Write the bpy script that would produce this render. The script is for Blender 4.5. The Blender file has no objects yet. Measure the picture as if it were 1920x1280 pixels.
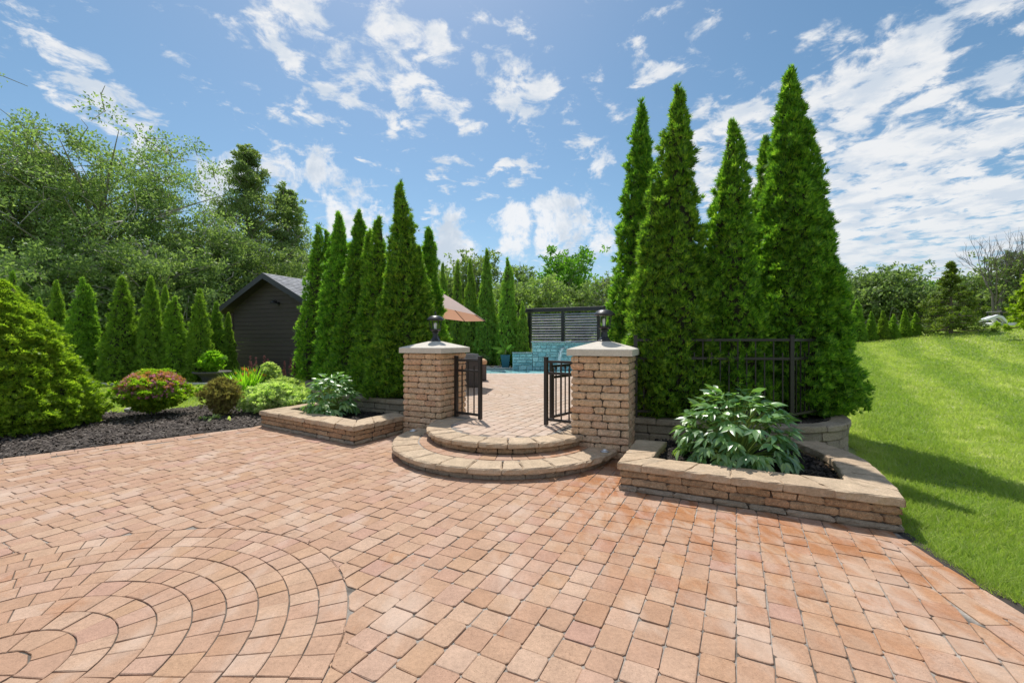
import bpy, math, random
import numpy as np
from mathutils import Vector, Matrix
R = math.radians
rng = np.random.default_rng(7)
random.seed(7)
S = bpy.context.scene
COL = S.collection

# ------------------------------------------------------------------ camera, world, sun, exposure
cam_d = bpy.data.cameras.new('camera'); cam = bpy.data.objects.new('camera', cam_d); COL.objects.link(cam)
cam.location = (0, 0, 1.55); cam.rotation_euler = (R(90), 0, 0)
cam_d.sensor_width = 36; cam_d.lens = 826 / 1920 * 36; cam_d.clip_start = 0.05; cam_d.clip_end = 2000
S.camera = cam
SUN_EL, SUN_AZ = R(60), R(-16)          # azimuth measured from +Y towards +X
sun_dir = Vector((math.sin(SUN_AZ) * math.cos(SUN_EL), math.cos(SUN_AZ) * math.cos(SUN_EL), math.sin(SUN_EL)))
sd = bpy.data.lights.new('sun', 'SUN'); sd.energy = 3.6; sd.angle = R(0.55); sd.color = (1, 0.955, 0.88)
so = bpy.data.objects.new('sun', sd); COL.objects.link(so); so.rotation_euler = (-sun_dir).to_track_quat('-Z', 'Y').to_euler()
S.view_settings.view_transform = 'Standard'; S.view_settings.look = 'None'
S.view_settings.exposure = 0.40; S.view_settings.gamma = 1.0; S.view_settings.use_curve_mapping = False
S.cycles.max_bounces = 8; S.cycles.transparent_max_bounces = 8

def N(nt, t, **kw):
    n = nt.nodes.new(t)
    for k, v in kw.items():
        if hasattr(n, k): setattr(n, k, v)
    return n
def L(nt, a, b): nt.links.new(a, b)
def math_n(nt, op, a, b=None, c=None, clamp=False):
    n = N(nt, 'ShaderNodeMath', operation=op); n.use_clamp = clamp
    for i, v in enumerate((a, b, c)):
        if v is None: continue
        if isinstance(v, (int, float)): n.inputs[i].default_value = v
        else: L(nt, v, n.inputs[i])
    return n.outputs[0]
def mixc(nt, f, a, b, mode='MIX'):
    n = N(nt, 'ShaderNodeMix', data_type='RGBA', blend_type=mode)
    for sock, v in ((n.inputs[0], f), (n.inputs[6], a), (n.inputs[7], b)):
        if isinstance(v, (int, float)): sock.default_value = v
        elif isinstance(v, tuple): sock.default_value = (*v, 1) if len(v) == 3 else v
        else: L(nt, v, sock)
    return n.outputs[2]
def noise(nt, vec, scale, detail=3, rough=0.5, dist=0.0):
    n = N(nt, 'ShaderNodeTexNoise'); n.inputs['Scale'].default_value = scale
    n.inputs['Detail'].default_value = detail; n.inputs['Roughness'].default_value = rough
    n.inputs['Distortion'].default_value = dist
    if vec is not None: L(nt, vec, n.inputs['Vector'])
    return n
def ramp(nt, f, stops):
    n = N(nt, 'ShaderNodeValToRGB'); e = n.color_ramp.elements
    while len(e) < len(stops): e.new(0.5)
    for i, (p, c) in enumerate(stops):
        e[i].position = p; e[i].color = (*c, 1) if not isinstance(c, (int, float)) else (c, c, c, 1)
    L(nt, f, n.inputs[0]); return n.outputs[0]
def maprange(nt, v, a, b, c=0.0, d=1.0, smooth=True):
    n = N(nt, 'ShaderNodeMapRange'); n.interpolation_type = 'SMOOTHSTEP' if smooth else 'LINEAR'
    L(nt, v, n.inputs[0])
    for i, x in enumerate((a, b, c, d)): n.inputs[i + 1].default_value = x
    return n.outputs[0]

W = bpy.data.worlds.new('World'); S.world = W; W.use_nodes = True
nt = W.node_tree; nt.nodes.clear()
out = N(nt, 'ShaderNodeOutputWorld'); bg = N(nt, 'ShaderNodeBackground'); L(nt, bg.outputs[0], out.inputs[0])
SKY_STRENGTH = 0.090
sky = N(nt, 'ShaderNodeTexSky', sky_type='NISHITA'); sky.sun_disc = False
sky.sun_elevation = SUN_EL; sky.sun_rotation = SUN_AZ; sky.air_density = 1.0; sky.dust_density = 0.6; sky.ozone_density = 2.0
bg.inputs[1].default_value = SKY_STRENGTH
tc = N(nt, 'ShaderNodeTexCoord'); D = tc.outputs['Generated']
sep = N(nt, 'ShaderNodeSeparateXYZ'); L(nt, D, sep.inputs[0])
zc = math_n(nt, 'ADD', math_n(nt, 'MAXIMUM', sep.outputs[2], 0.0), 0.10)
px_ = math_n(nt, 'DIVIDE', sep.outputs[0], zc); py_ = math_n(nt, 'DIVIDE', sep.outputs[1], zc)
comb = N(nt, 'ShaderNodeCombineXYZ'); L(nt, px_, comb.inputs[0]); L(nt, py_, comb.inputs[1])
PL = comb.outputs[0]                                                    # cloud layer plane
big = noise(nt, PL, 0.9, 2, 0.5).outputs[0]
fine = math_n(nt, 'ADD', math_n(nt, 'MULTIPLY', noise(nt, PL, 3.2, 9, 0.62, 0.3).outputs[0], .58), math_n(nt, 'MULTIPLY', noise(nt, PL, 8.0, 7, 0.62, 0.35).outputs[0], .86))
warp = noise(nt, D, 9.0, 6, 0.6)
wv = N(nt, 'ShaderNodeVectorMath', operation='SUBTRACT'); L(nt, warp.outputs['Color'], wv.inputs[0]); wv.inputs[1].default_value = (.5, .5, .5)
ws = N(nt, 'ShaderNodeVectorMath', operation='SCALE'); L(nt, wv.outputs[0], ws.inputs[0]); ws.inputs['Scale'].default_value = 0.16
wd = N(nt, 'ShaderNodeVectorMath', operation='ADD'); L(nt, D, wd.inputs[0]); L(nt, ws.outputs[0], wd.inputs[1])
def blob(x, y, r, s, soft=0.35, vec=None):                              # a cloud bank around one direction of the sky
    d = Vector((x - 960, 826, 640 - y)).normalized()
    n = N(nt, 'ShaderNodeVectorMath', operation='DISTANCE'); L(nt, vec or wd.outputs[0], n.inputs[0]); n.inputs[1].default_value = d
    rr = r / 826 * (d.y if d.y > .5 else .6)
    return maprange(nt, n.outputs['Value'], rr * (1 + soft), rr * (1 - soft * 1.6), 0, s)
acc = None
for x, y, r, s in [(150, 150, 75, .34), (235, 215, 70, .36), (60, 90, 60, .2), (560, 30, 90, .3), (730, 95, 95, .36), (800, 70, 50, .3), (650, 165, 70, .32), (780, 185, 75, .32),
                   (560, 215, 60, .22), (700, 235, 60, .24), (930, 120, 55, .28), (980, 170, 65, .3), (1040, 215, 40, .22), (480, 290, 60, .26), (560, 250, 40, .16), (880, 235, 50, .2), (960, 310, 40, .22), (820, 330, 40, .2),
                   (1200, 90, 45, .24), (1240, 140, 35, .24), (370, 180, 55, .16), (300, 40, 60, .16), (1560, 60, 60, .2), (1750, 60, 110, .24), (1880, 20, 90, .3), (1520, 260, 140, .36), (1660, 230, 160, .46), (1800, 250, 140, .36),
                   (1640, 400, 170, .44), (1820, 420, 150, .40), (1380, 310, 120, .34), (1240, 330, 90, .18), (1500, 430, 120, .36)]:
    b = blob(x, y, r, s); acc = b if acc is None else math_n(nt, 'MAXIMUM', acc, b)
acc = math_n(nt, 'MAXIMUM', math_n(nt, 'MULTIPLY', acc, .62), maprange(nt, sep.outputs[1], .15, -.25, .04, .16))  # extra cloud cover behind the camera, added for brighter fill
v = math_n(nt, 'ADD', math_n(nt, 'ADD', fine, math_n(nt, 'MULTIPLY', big, 0.30)), acc)
ci = maprange(nt, v, 0.962, 1.13, 0, 1)
ci = math_n(nt, 'MULTIPLY', ci, 0.92)
# cumulus heaps near the horizon
cn = math_n(nt, 'ADD', math_n(nt, 'MULTIPLY', noise(nt, D, 9.0, 10, 0.66, 0.3).outputs[0], .75), math_n(nt, 'MULTIPLY', noise(nt, D, 26.0, 8, 0.68, 0.4).outputs[0], .25))
acc2 = None
for x, y, r, s in [(520, 310, 70, 1), (600, 330, 75, 1), (660, 390, 70, 1), (430, 320, 55, 1), (720, 440, 60, 1), (830, 410, 60, .9), (850, 470, 70, .9), (960, 430, 70, 1), (1060, 420, 75, 1), (1120, 460, 60, .9), (1125, 310, 38, .8), (280, 300, 45, .8), (400, 400, 60, .8), (300, 420, 90, .8),
                   (1580, 500, 60, .5), (1720, 510, 60, .6)]:
    b = blob(x, y, r, s, .5); acc2 = b if acc2 is None else math_n(nt, 'MAXIMUM', acc2, b)
cu_d = math_n(nt, 'ADD', math_n(nt, 'MULTIPLY', acc2, .95), math_n(nt, 'MULTIPLY', math_n(nt, 'SUBTRACT', cn, 0.5), 3.6))
cu = maprange(nt, cu_d, 0.52, 0.98, 0, .95)
# thicker heaps look greyer in their middles
thick = maprange(nt, math_n(nt, 'ADD', noise(nt, D, 8.5, 8, 0.62, .3).outputs[0], math_n(nt, 'MULTIPLY', cu_d, .10)), 0.54, 0.74, 0, 1)
CW = (0.99, 0.995, 1.0); CG = (0.50, 0.60, 0.72)
k = 0.76 / SKY_STRENGTH
cu_col = mixc(nt, math_n(nt, 'MULTIPLY', thick, 0.75), tuple(c * k for c in (0.90, 0.92, 0.95)), tuple(c * k for c in CG))
ci_sh = noise(nt, PL, 5.0, 6, 0.6).outputs[0]
ci_col = mixc(nt, maprange(nt, ci_sh, 0.42, 0.64, 0, .85), tuple(c * k * .92 for c in CW), tuple(c * k for c in (0.62, 0.70, 0.80)))
lift = N(nt, 'ShaderNodeHueSaturation'); lift.inputs['Saturation'].default_value = 1.12; lift.inputs['Value'].default_value = 1.0
lift.inputs['Hue'].default_value = 0.488
L(nt, sky.outputs[0], lift.inputs['Color'])
c1 = mixc(nt, ci, lift.outputs[0], ci_col)
c2 = mixc(nt, cu, c1, cu_col)
hz = maprange(nt, sep.outputs[2], 0.24, 0.0, 0, .62)
c3 = mixc(nt, hz, c2, tuple(c * k for c in (0.52, 0.63, 0.74)))
L(nt, c3, bg.inputs[0])

# ------------------------------------------------------------------ object helpers
WORLD = {}
def wpos(o): return WORLD.get(o.name, Vector(o.location))
def link(name, mesh, parent=None, loc=(0, 0, 0), rot=None):
    o = bpy.data.objects.new(name, mesh); COL.objects.link(o)
    loc = Vector(loc); WORLD[o.name] = loc.copy()
    if parent is not None:
        o.parent = parent; o.location = loc - wpos(parent)
    else: o.location = loc
    if rot is not None: o.rotation_euler = rot
    return o
def tag(o, label=None, cat=None, group=None, kind=None):
    if label: o['label'] = label
    if cat: o['category'] = cat
    if group: o['group'] = group
    if kind: o['kind'] = kind
    return o
def thing(name, loc, label, cat, group=None):
    return tag(link(name, None, None, loc), label, cat, group)
def mesh(name, V, F, mat=None, smooth=False, mats=None, mi=None):
    me = bpy.data.meshes.new(name)
    V = np.asarray(V, dtype=np.float32).reshape(-1, 3)
    if isinstance(F, np.ndarray):
        n, k = F.shape
        me.vertices.add(len(V)); me.vertices.foreach_set('co', V.ravel())
        me.loops.add(n * k); me.loops.foreach_set('vertex_index', F.astype(np.int32).ravel())
        me.polygons.add(n); me.polygons.foreach_set('loop_start', np.arange(0, n * k, k, dtype=np.int32))
        me.update(calc_edges=True)
    else:
        me.from_pydata(V.tolist(), [], F)
    for m in (mats or ([mat] if mat else [])): me.materials.append(m)
    if mi is not None: me.polygons.foreach_set('material_index', np.asarray(mi, dtype=np.int32))
    if smooth: me.polygons.foreach_set('use_smooth', np.ones(len(me.polygons), dtype=bool))
    return me
class MB:
    def __init__(s): s.V = []; s.F = []; s.M = []; s.n = 0
    def add(s, V, F, m=0):
        s.V.append(np.asarray(V, float).reshape(-1, 3)); s.F += [tuple(i + s.n for i in f) for f in F]
        s.M += [m] * len(F); s.n += len(s.V[-1]); return s
    def box(s, c, size, rz=0, b=0.0, m=0, M=None):
        V, F = bevbox(*size, b) if b else plainbox(*size)
        if M is not None: V = V @ np.array(M.to_3x3()).T
        if rz:
            ca, sa = math.cos(rz), math.sin(rz); V = V @ np.array([[ca, sa, 0], [-sa, ca, 0], [0, 0, 1]])
        return s.add(V + np.array(c), F, m)
    def tube(s, pts, rads, n=6, m=0, cap=True):
        V, F = tube(pts, rads, n, cap); return s.add(V, F, m)
    def lathe(s, prof, c=(0, 0, 0), n=16, m=0, ph=0):
        V, F = lathe(prof, n, ph); return s.add(V + np.array(c), F, m)
    def build(s, name, mats, parent=None, smooth=False, origin=None, **kw):
        V = np.concatenate(s.V); o = np.array(origin) if origin is not None else np.array([(V[:, 0].min() + V[:, 0].max()) / 2, (V[:, 1].min() + V[:, 1].max()) / 2, V[:, 2].min()])
        me = mesh(name, V - o, s.F, mats=mats if isinstance(mats, list) else [mats], mi=s.M, smooth=smooth)
        return link(name, me, parent, o)
def plainbox(w, d, h):
    V = np.array([[x * w / 2, y * d / 2, z * h / 2] for z in (-1, 1) for x, y in ((-1, -1), (1, -1), (1, 1), (-1, 1))])
    return V, [(3, 2, 1, 0), (4, 5, 6, 7), (0, 1, 5, 4), (1, 2, 6, 5), (2, 3, 7, 6), (3, 0, 4, 7)]
def bevbox(w, d, h, b=0.01):
    b = min(b, w / 3, d / 3, h / 3)
    P = [(-w / 2, -d / 2), (w / 2, -d / 2), (w / 2, d / 2), (-w / 2, d / 2)]
    return prism_np(P, -h / 2, h / 2, b, 0, None)
def tube(pts, rads, n=6, cap=True):
    pts = [Vector(p) for p in pts]; V = []; F = []
    if isinstance(rads, (int, float)): rads = [rads] * len(pts)
    a = None
    for i, p in enumerate(pts):
        t = (pts[min(i + 1, len(pts) - 1)] - pts[max(i - 1, 0)]).normalized()
        if a is None: a = t.orthogonal().normalized()
        a = (a - t * a.dot(t)).normalized(); b = t.cross(a)
        for k in range(n):
            th = 2 * math.pi * k / n; V.append(p + (a * math.cos(th) + b * math.sin(th)) * rads[i])
        if i:
            for k in range(n):
                q = (i - 1) * n; F.append((q + k, q + (k + 1) % n, q + n + (k + 1) % n, q + n + k))
    if cap: F.append(tuple(reversed(range(n)))); F.append(tuple(range((len(pts) - 1) * n, len(pts) * n)))
    return np.array([tuple(v) for v in V]), F
def lathe(prof, n=16, ph=0):
    V = []; F = []
    for r, z in prof:
        for k in range(n):
            th = 2 * math.pi * (k + ph) / n; V.append((r * math.cos(th), r * math.sin(th), z))
    for i in range(len(prof) - 1):
        for k in range(n):
            q = i * n; F.append((q + k, q + (k + 1) % n, q + n + (k + 1) % n, q + n + k))
    F.append(tuple(reversed(range(n)))); F.append(tuple(range((len(prof) - 1) * n, len(prof) * n)))
    return np.array(V), F
def ccw(P):
    P = np.asarray(P, float); A = np.sum(P[:, 0] * np.roll(P[:, 1], -1) - np.roll(P[:, 0], -1) * P[:, 1])
    return P if A > 0 else P[::-1]
def inset(P, d):
    P = np.asarray(P, float); a = P - np.roll(P, 1, 0); b = np.roll(P, -1, 0) - P
    a /= np.linalg.norm(a, axis=1, keepdims=True) + 1e-9; b /= np.linalg.norm(b, axis=1, keepdims=True) + 1e-9
    na = np.c_[-a[:, 1], a[:, 0]]; nb = np.c_[-b[:, 1], b[:, 0]]
    m = na + nb; m /= (np.linalg.norm(m, axis=1, keepdims=True) + 1e-9)
    c = np.clip((m * na).sum(1, keepdims=True), .5, 1)
    return P + m * d / c
def prism_np(P, z0, z1, b=0.008, jit=0.0, g=None, bottom=True, seg=None, tilt=None):
    P = ccw(P)
    if seg:
        Q = []
        for i in range(len(P)):
            p, q = P[i], P[(i + 1) % len(P)]; n = max(1, int(round(np.linalg.norm(q - p) / seg)))
            for k in range(n): Q.append(p + (q - p) * k / n)
        P = np.array(Q)
    n = len(P); rings = []
    lv = ([(b, z0), (0, z0 + b)] if bottom else [(0, z0)]) + [(0, z1 - b), (b, z1)]
    for d, z in lv:
        q = inset(P, d) if d else P.copy()
        if jit: q = q + g.normal(0, jit, q.shape)
        zz = np.full(n, z)
        if jit and z != lv[0][1]: zz = zz + (g.normal(0, jit * .5, n) if d == 0 else 0)
        rings.append(np.c_[q, zz])
    V = np.concatenate(rings); F = []
    for r in range(len(rings) - 1):
        for k in range(n): F.append((r * n + k, r * n + (k + 1) % n, (r + 1) * n + (k + 1) % n, (r + 1) * n + k))
    F.append(tuple(range((len(rings) - 1) * n, len(rings) * n)))
    if bottom: F.append(tuple(reversed(range(n))))
    if tilt is not None:
        c = P.mean(0); V[:, 2] += (V[:, 0] - c[0]) * tilt[0] + (V[:, 1] - c[1]) * tilt[1] + tilt[2]
    return V, F
def piece(name, VF, mat, parent):
    V, F = VF; c = np.array([V[:, 0].mean(), V[:, 1].mean(), V[:, 2].min()])
    return link(name, mesh(name, V - c, F, mat), parent, c)
def pnoise(P, scale, seed, octv=3):
    g = np.random.default_rng(seed); out = np.zeros(len(P)); amp = 1; tot = 0
    for o in range(octv):
        for k in range(5):
            d = g.normal(0, 1, 3); d /= np.linalg.norm(d); out += amp * np.sin(P @ d * scale * (1.2 + g.random()) * (2 ** o) + g.random() * 6.28)
        tot += amp * 2.2; amp *= .55
    return out / tot

# ------------------------------------------------------------------ materials
def new_mat(name):
    m = bpy.data.materials.new(name); m.use_nodes = True; t = m.node_tree; t.nodes.clear()
    o = N(t, 'ShaderNodeOutputMaterial'); p = N(t, 'ShaderNodeBsdfPrincipled'); L(t, p.outputs[0], o.inputs[0])
    return m, t, p, o
def rnd(t):
    oi = N(t, 'ShaderNodeObjectInfo'); ge = N(t, 'ShaderNodeNewGeometry')
    return math_n(t, 'FRACT', math_n(t, 'ADD', oi.outputs['Random'], math_n(t, 'MULTIPLY', ge.outputs['Random Per Island'], 7.31)))
def wpos_n(t): return N(t, 'ShaderNodeNewGeometry').outputs['Position']
def bump(t, p, h, strength, dist):
    b = N(t, 'ShaderNodeBump'); b.inputs['Strength'].default_value = strength; b.inputs['Distance'].default_value = dist
    L(t, h, b.inputs['Height']); L(t, b.outputs[0], p.inputs['Normal'])
def stone_mat(name, cols, rough=.9, speck=.35, bumpd=.004, bs=.6, scale=60, stain=None, eff=0.0, big=.25, pit=.25):
    m, t, p, o = new_mat(name); r = rnd(t); pos = wpos_n(t)
    n = len(cols); base = ramp(t, r, [((i + .0) / max(1, n - 1), c) for i, c in enumerate(cols)])
    n1 = noise(t, pos, 7, 4, .6).outputs[0]; n2 = noise(t, pos, scale, 4, .7).outputs[0]; n3 = noise(t, pos, scale * 5, 2, .6).outputs[0]
    f = math_n(t, 'ADD', math_n(t, 'MULTIPLY', math_n(t, 'SUBTRACT', n1, .5), big * 2), 1.0)
    f = math_n(t, 'ADD', f, math_n(t, 'MULTIPLY', math_n(t, 'SUBTRACT', n2, .5), speck * 1.6))
    f = math_n(t, 'ADD', f, math_n(t, 'MULTIPLY', math_n(t, 'SUBTRACT', n3, .5), speck * 1.6))
    vm = N(t, 'ShaderNodeVectorMath', operation='SCALE'); L(t, base, vm.inputs[0]); L(t, f, vm.inputs['Scale'])
    c = vm.outputs[0]
    pt = maprange(t, noise(t, pos, scale * 3.2, 3, .6).outputs[0], .60, .70, 0, pit)
    c = mixc(t, pt, c, mixc(t, 1, c, (.38, .34, .30), 'MULTIPLY'))
    if eff:                                                          # pale lime bloom in patches
        e = maprange(t, noise(t, pos, 5.0, 5, .7, .4).outputs[0], .62, .74, 0, eff)
        c = mixc(t, e, c, (.62, .56, .50))
    if stain:
        c = stain(t, pos, c)
    L(t, c, p.inputs['Base Color']); p.inputs['Roughness'].default_value = rough
    p.inputs['Specular IOR Level'].default_value = .25
    bump(t, p, math_n(t, 'ADD', n2, math_n(t, 'MULTIPLY', n3, .5)), bs, bumpd)
    return m
def paver_stain(t, pos, c):
    # rusty water stains along the planter fronts, in blotches
    s = N(t, 'ShaderNodeSeparateXYZ'); L(t, pos, s.inputs[0])
    d = math_n(t, 'SUBTRACT', math_n(t, 'ADD', math_n(t, 'MULTIPLY', s.outputs[0], .462), math_n(t, 'MULTIPLY', s.outputs[1], .887)), 4.55)
    near = maprange(t, d, -2.8, -.3, 0, 1); side = maprange(t, s.outputs[0], -.6, 1.2, 0, 1)
    st = N(t, 'ShaderNodeMapping'); L(t, pos, st.inputs[0]); st.inputs['Scale'].default_value = (3, 1.4, 1); st.inputs['Rotation'].default_value = (0, 0, R(25))
    b = maprange(t, noise(t, st.outputs[0], 1.8, 6, .62, .6).outputs[0], .42, .62, 0, 1)
    f = math_n(t, 'MULTIPLY', math_n(t, 'MULTIPLY', near, side), b)
    c = mixc(t, math_n(t, 'MULTIPLY', f, .85), c, mixc(t, 1, c, (.84, .56, .32), 'MULTIPLY'))
    g = maprange(t, noise(t, st.outputs[0], 1.1, 5, .65, .5).outputs[0], .60, .72, 0, .45)
    c = mixc(t, g, c, mixc(t, 1, c, (.85, .62, .42), 'MULTIPLY'))
    w = maprange(t, noise(t, st.outputs[0], .7, 4, .6).outputs[0], .52, .68, 0, .35)
    return mixc(t, w, c, (.60, .49, .41))
def mat_plain(name, col, rough=.6, metal=0, spec=.5, nz=0.0, scale=20, bs=0.0):
    m, t, p, o = new_mat(name)
    if nz:
        n1 = noise(t, wpos_n(t), scale, 4, .65).outputs[0]
        c = mixc(t, n1, tuple(x * (1 - nz) for x in col), tuple(min(1, x * (1 + nz)) for x in col)); L(t, c, p.inputs['Base Color'])
        if bs: bump(t, p, n1, bs, .004)
        L(t, math_n(t, 'ADD', math_n(t, 'MULTIPLY', n1, .2), rough - .1), p.inputs['Roughness'])
    else:
        p.inputs['Base Color'].default_value = (*col, 1); p.inputs['Roughness'].default_value = rough
    p.inputs['Metallic'].default_value = metal; p.inputs['Specular IOR Level'].default_value = spec
    return m
def leaf_mat(name, cols, trans=.45, rough=.45, spec=.4, patch=1.5, tcol=None, pamt=.35, brown=0.0):
    """leaves: reflectance plus light let through, tone varying from leaf to leaf and clump to clump"""
    m, t, p, o = new_mat(name); r = rnd(t); pos = wpos_n(t)
    n1 = noise(t, pos, patch, 3, .6).outputs[0]
    f = math_n(t, 'ADD', math_n(t, 'MULTIPLY', r, 1 - pamt), math_n(t, 'MULTIPLY', maprange(t, n1, .3, .7, 0, 1, False), pamt))
    k = len(cols); c = ramp(t, f, [(i / (k - 1), x) for i, x in enumerate(cols)])
    oi = N(t, 'ShaderNodeObjectInfo'); hs = N(t, 'ShaderNodeHueSaturation'); L(t, c, hs.inputs['Color'])
    L(t, maprange(t, oi.outputs['Random'], 0, 1, .487, .505, False), hs.inputs['Hue']); L(t, maprange(t, math_n(t, 'FRACT', math_n(t, 'MULTIPLY', oi.outputs['Random'], 9.7)), 0, 1, .86, 1.1, False), hs.inputs['Value'])
    c = hs.outputs[0]
    if brown:
        bn = maprange(t, noise(t, pos, 2.6, 5, .7, .4).outputs[0], .60, .72, 0, brown); c = mixc(t, math_n(t, 'MULTIPLY', bn, r), c, (.30, .20, .07))
    L(t, c, p.inputs['Base Color']); p.inputs['Roughness'].default_value = rough; p.inputs['Specular IOR Level'].default_value = spec
    tr = N(t, 'ShaderNodeBsdfTranslucent')
    tc_ = mixc(t, 1, c, tcol or (1.7, 2.1, .7), 'MULTIPLY'); L(t, tc_, tr.inputs[0])
    mx = N(t, 'ShaderNodeMixShader'); mx.inputs[0].default_value = trans
    L(t, p.outputs[0], mx.inputs[1]); L(t, tr.outputs[0], mx.inputs[2]); L(t, mx.outputs[0], o.inputs[0])
    return m
M = {}
M['paver'] = stone_mat('paver_clay', [(.40, .25, .17), (.435, .275, .185), (.42, .26, .18), (.465, .31, .215), (.395, .235, .15), (.44, .28, .205), (.48, .33, .24), (.43, .265, .165), (.42, .255, .195)], speck=.42, stain=paver_stain, bumpd=.004, scale=45, pit=.62)
M['paver_t'] = stone_mat('terrace_paver', [(.47, .35, .27), (.51, .39, .30), (.53, .40, .32), (.50, .365, .275), (.55, .44, .36), (.46, .35, .275)], speck=.22, bumpd=.003, scale=45)
M['block'] = stone_mat('split_block', [(.36, .23, .13), (.45, .29, .17), (.50, .33, .20), (.38, .26, .16), (.48, .28, .16), (.43, .30, .19)], speck=.95, bumpd=.016, bs=1.0, scale=32, eff=.22, big=.5, pit=.4)
M['block_p'] = stone_mat('pillar_block', [(.62, .40, .24), (.70, .49, .31), (.64, .44, .29), (.74, .53, .35), (.65, .39, .245), (.67, .48, .33), (.71, .47, .29)], speck=.95, bumpd=.016, bs=1.0, scale=30, big=.4, pit=.4)
M['block_g'] = stone_mat('weathered_block', [(.30, .25, .19), (.36, .29, .21), (.33, .27, .21), (.40, .32, .24)], speck=.8, bumpd=.012, bs=.9, scale=38)
M['cap'] = stone_mat('cap_stone', [(.48, .365, .25), (.53, .405, .285), (.45, .335, .23), (.51, .38, .26)], speck=.55, bumpd=.008, bs=.8, scale=46, eff=.38, pit=.35, big=.45)
M['concrete'] = stone_mat('pier_cap_concrete', [(.62, .57, .49), (.64, .59, .52)], speck=.4, bumpd=.003, scale=60, big=.12)
M['mortar'] = mat_plain('mortar_core', (.10, .075, .055), .95, nz=.3)  # recessed mortar core, dark in the joints between blocks
def joint_tone(t, pos, c):
    # grey sand in the straight courses, darker inside the circle and in blotches
    d = N(t, 'ShaderNodeVectorMath', operation='DISTANCE'); L(t, pos, d.inputs[0]); d.inputs[1].default_value = (-2.48, 2.05, 0)
    f = maprange(t, d.outputs['Value'], 1.75, 1.45, 0, .70)
    b = maprange(t, noise(t, pos, 2.2, 4, .7).outputs[0], .50, .64, 0, .8)
    return mixc(t, math_n(t, 'MAXIMUM', f, b), c, (.055, .045, .036))
M['sand'] = stone_mat('joint_sand', [(.30, .27, .235), (.33, .295, .26)], speck=.6, bumpd=.004, scale=70, big=.6, stain=joint_tone)
M['metal'] = mat_plain('dark_bronze_metal', (.022, .017, .016), .42, 0, .5, nz=.15, scale=30)
M['black'] = mat_plain('black_metal', (.018, .019, .022), .35, 0, .5)
M['glass_bulb'] = mat_plain('white_glass', (.85, .85, .82), .2)
M['mulch'] = mat_plain('mulch_ground', (.045, .035, .03), .95, nz=.6, scale=40, bs=.8)
M['chip'] = stone_mat('mulch_chip', [(.03, .024, .02), (.07, .055, .045), (.14, .115, .10), (.05, .04, .035), (.22, .19, .165)], speck=.3, scale=60)
M['chip_d'] = stone_mat('dark_mulch_chip', [(.012, .01, .011), (.03, .025, .024), (.05, .04, .036), (.02, .018, .018), (.10, .08, .065)], speck=.3, scale=60)
M['bark'] = stone_mat('bark', [(.16, .12, .09), (.20, .16, .13)], speck=.5, scale=20, bumpd=.02)
M['bark_g'] = stone_mat('grey_bark', [(.36, .32, .28), (.46, .42, .38)], speck=.5, scale=20, bumpd=.02)
M['arb'] = leaf_mat('arborvitae_leaf', [(.032, .085, .020), (.070, .175, .028), (.150, .32, .038), (.29, .48, .052), (.52, .65, .10)], .46, .5, .3, 11.0, (1.5, 1.75, .7), .42, .35)  # tones widened, with gap shade and yellow highlights in the colour
M['inner'] = mat_plain('inner_shade', (.035, .032, .014), .9, nz=.5)  # solid crown core; brown interior, gap shade painted into its dark colour
M['arb_far'] = leaf_mat('arborvitae_leaf_far', [(.08, .16, .035), (.18, .32, .05), (.25, .41, .055), (.44, .57, .085)], .44, .5, .3, 6.0, (1.6, 1.7, .7), .45)
M['spruce'] = leaf_mat('dwarf_spruce_leaf', [(.09, .165, .025), (.19, .32, .035), (.35, .50, .05), (.55, .67, .085)], .45, .5, .3, 8.0, (1.6, 1.75, .7), .5)
M['tree_a'] = leaf_mat('cedar_leaf', [(.065, .105, .045), (.15, .23, .085), (.27, .38, .13), (.44, .54, .22)], .42, .5, .3, 1.2, (1.5, 1.6, .8), .45)
M['tree_b'] = leaf_mat('conifer_leaf', [(.08, .13, .06), (.17, .25, .09), (.28, .39, .14), (.42, .52, .20)], .42, .5, .35, 1.2, (1.5, 1.6, .8), .45)
M['tree_m'] = leaf_mat('maple_leaf', [(.05, .12, .025), (.10, .20, .035), (.17, .30, .045), (.28, .42, .06)], .42, .5, .3, .6)
M['tree_w'] = leaf_mat('pale_willow_leaf', [(0.12, 0.18, 0.072), (0.192, 0.264, 0.108), (0.264, 0.336, 0.144), (0.36, 0.408, 0.204)], .42, .55, .3, .5)
M['tree_y'] = leaf_mat('yellow_green_leaf', [(0.125, 0.2, 0.019), (0.213, 0.3, 0.025), (0.312, 0.388, 0.037), (0.375, 0.413, 0.05)], .45, .5, .3, .8)
M['spr_far'] = leaf_mat('spruce_needles', [(0.06, 0.102, 0.02), (0.119, 0.17, 0.031), (0.204, 0.255, 0.043), (0.289, 0.323, 0.051)], .3, .55, .3, .9)
M['peony'] = leaf_mat('peony_leaf', [(.10, .22, .10), (.15, .30, .12), (.21, .38, .14), (.34, .48, .12)], .34, .33, .9, 3.0, (1.6, 1.8, .6))
M['peony_stem'] = mat_plain('peony_stem', (.22, .30, .06), .5)
M['varieg'] = leaf_mat('variegated_leaf', [(.14, .24, .06), (.34, .44, .15), (.60, .64, .34), (.80, .80, .56)], .35, .5, .3, 10)
M['spirea'] = leaf_mat('spirea_leaf', [(0.104, 0.208, 0.019), (0.182, 0.325, 0.026), (0.312, 0.442, 0.039), (0.52, 0.468, 0.065)], .45, .5, .3, 4)
M['pink'] = leaf_mat('pink_flower', [(.70, .25, .42), (.80, .38, .52), (.80, .45, .50)], .35, .6, .2, 4, (1.1, 1, 1))
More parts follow.
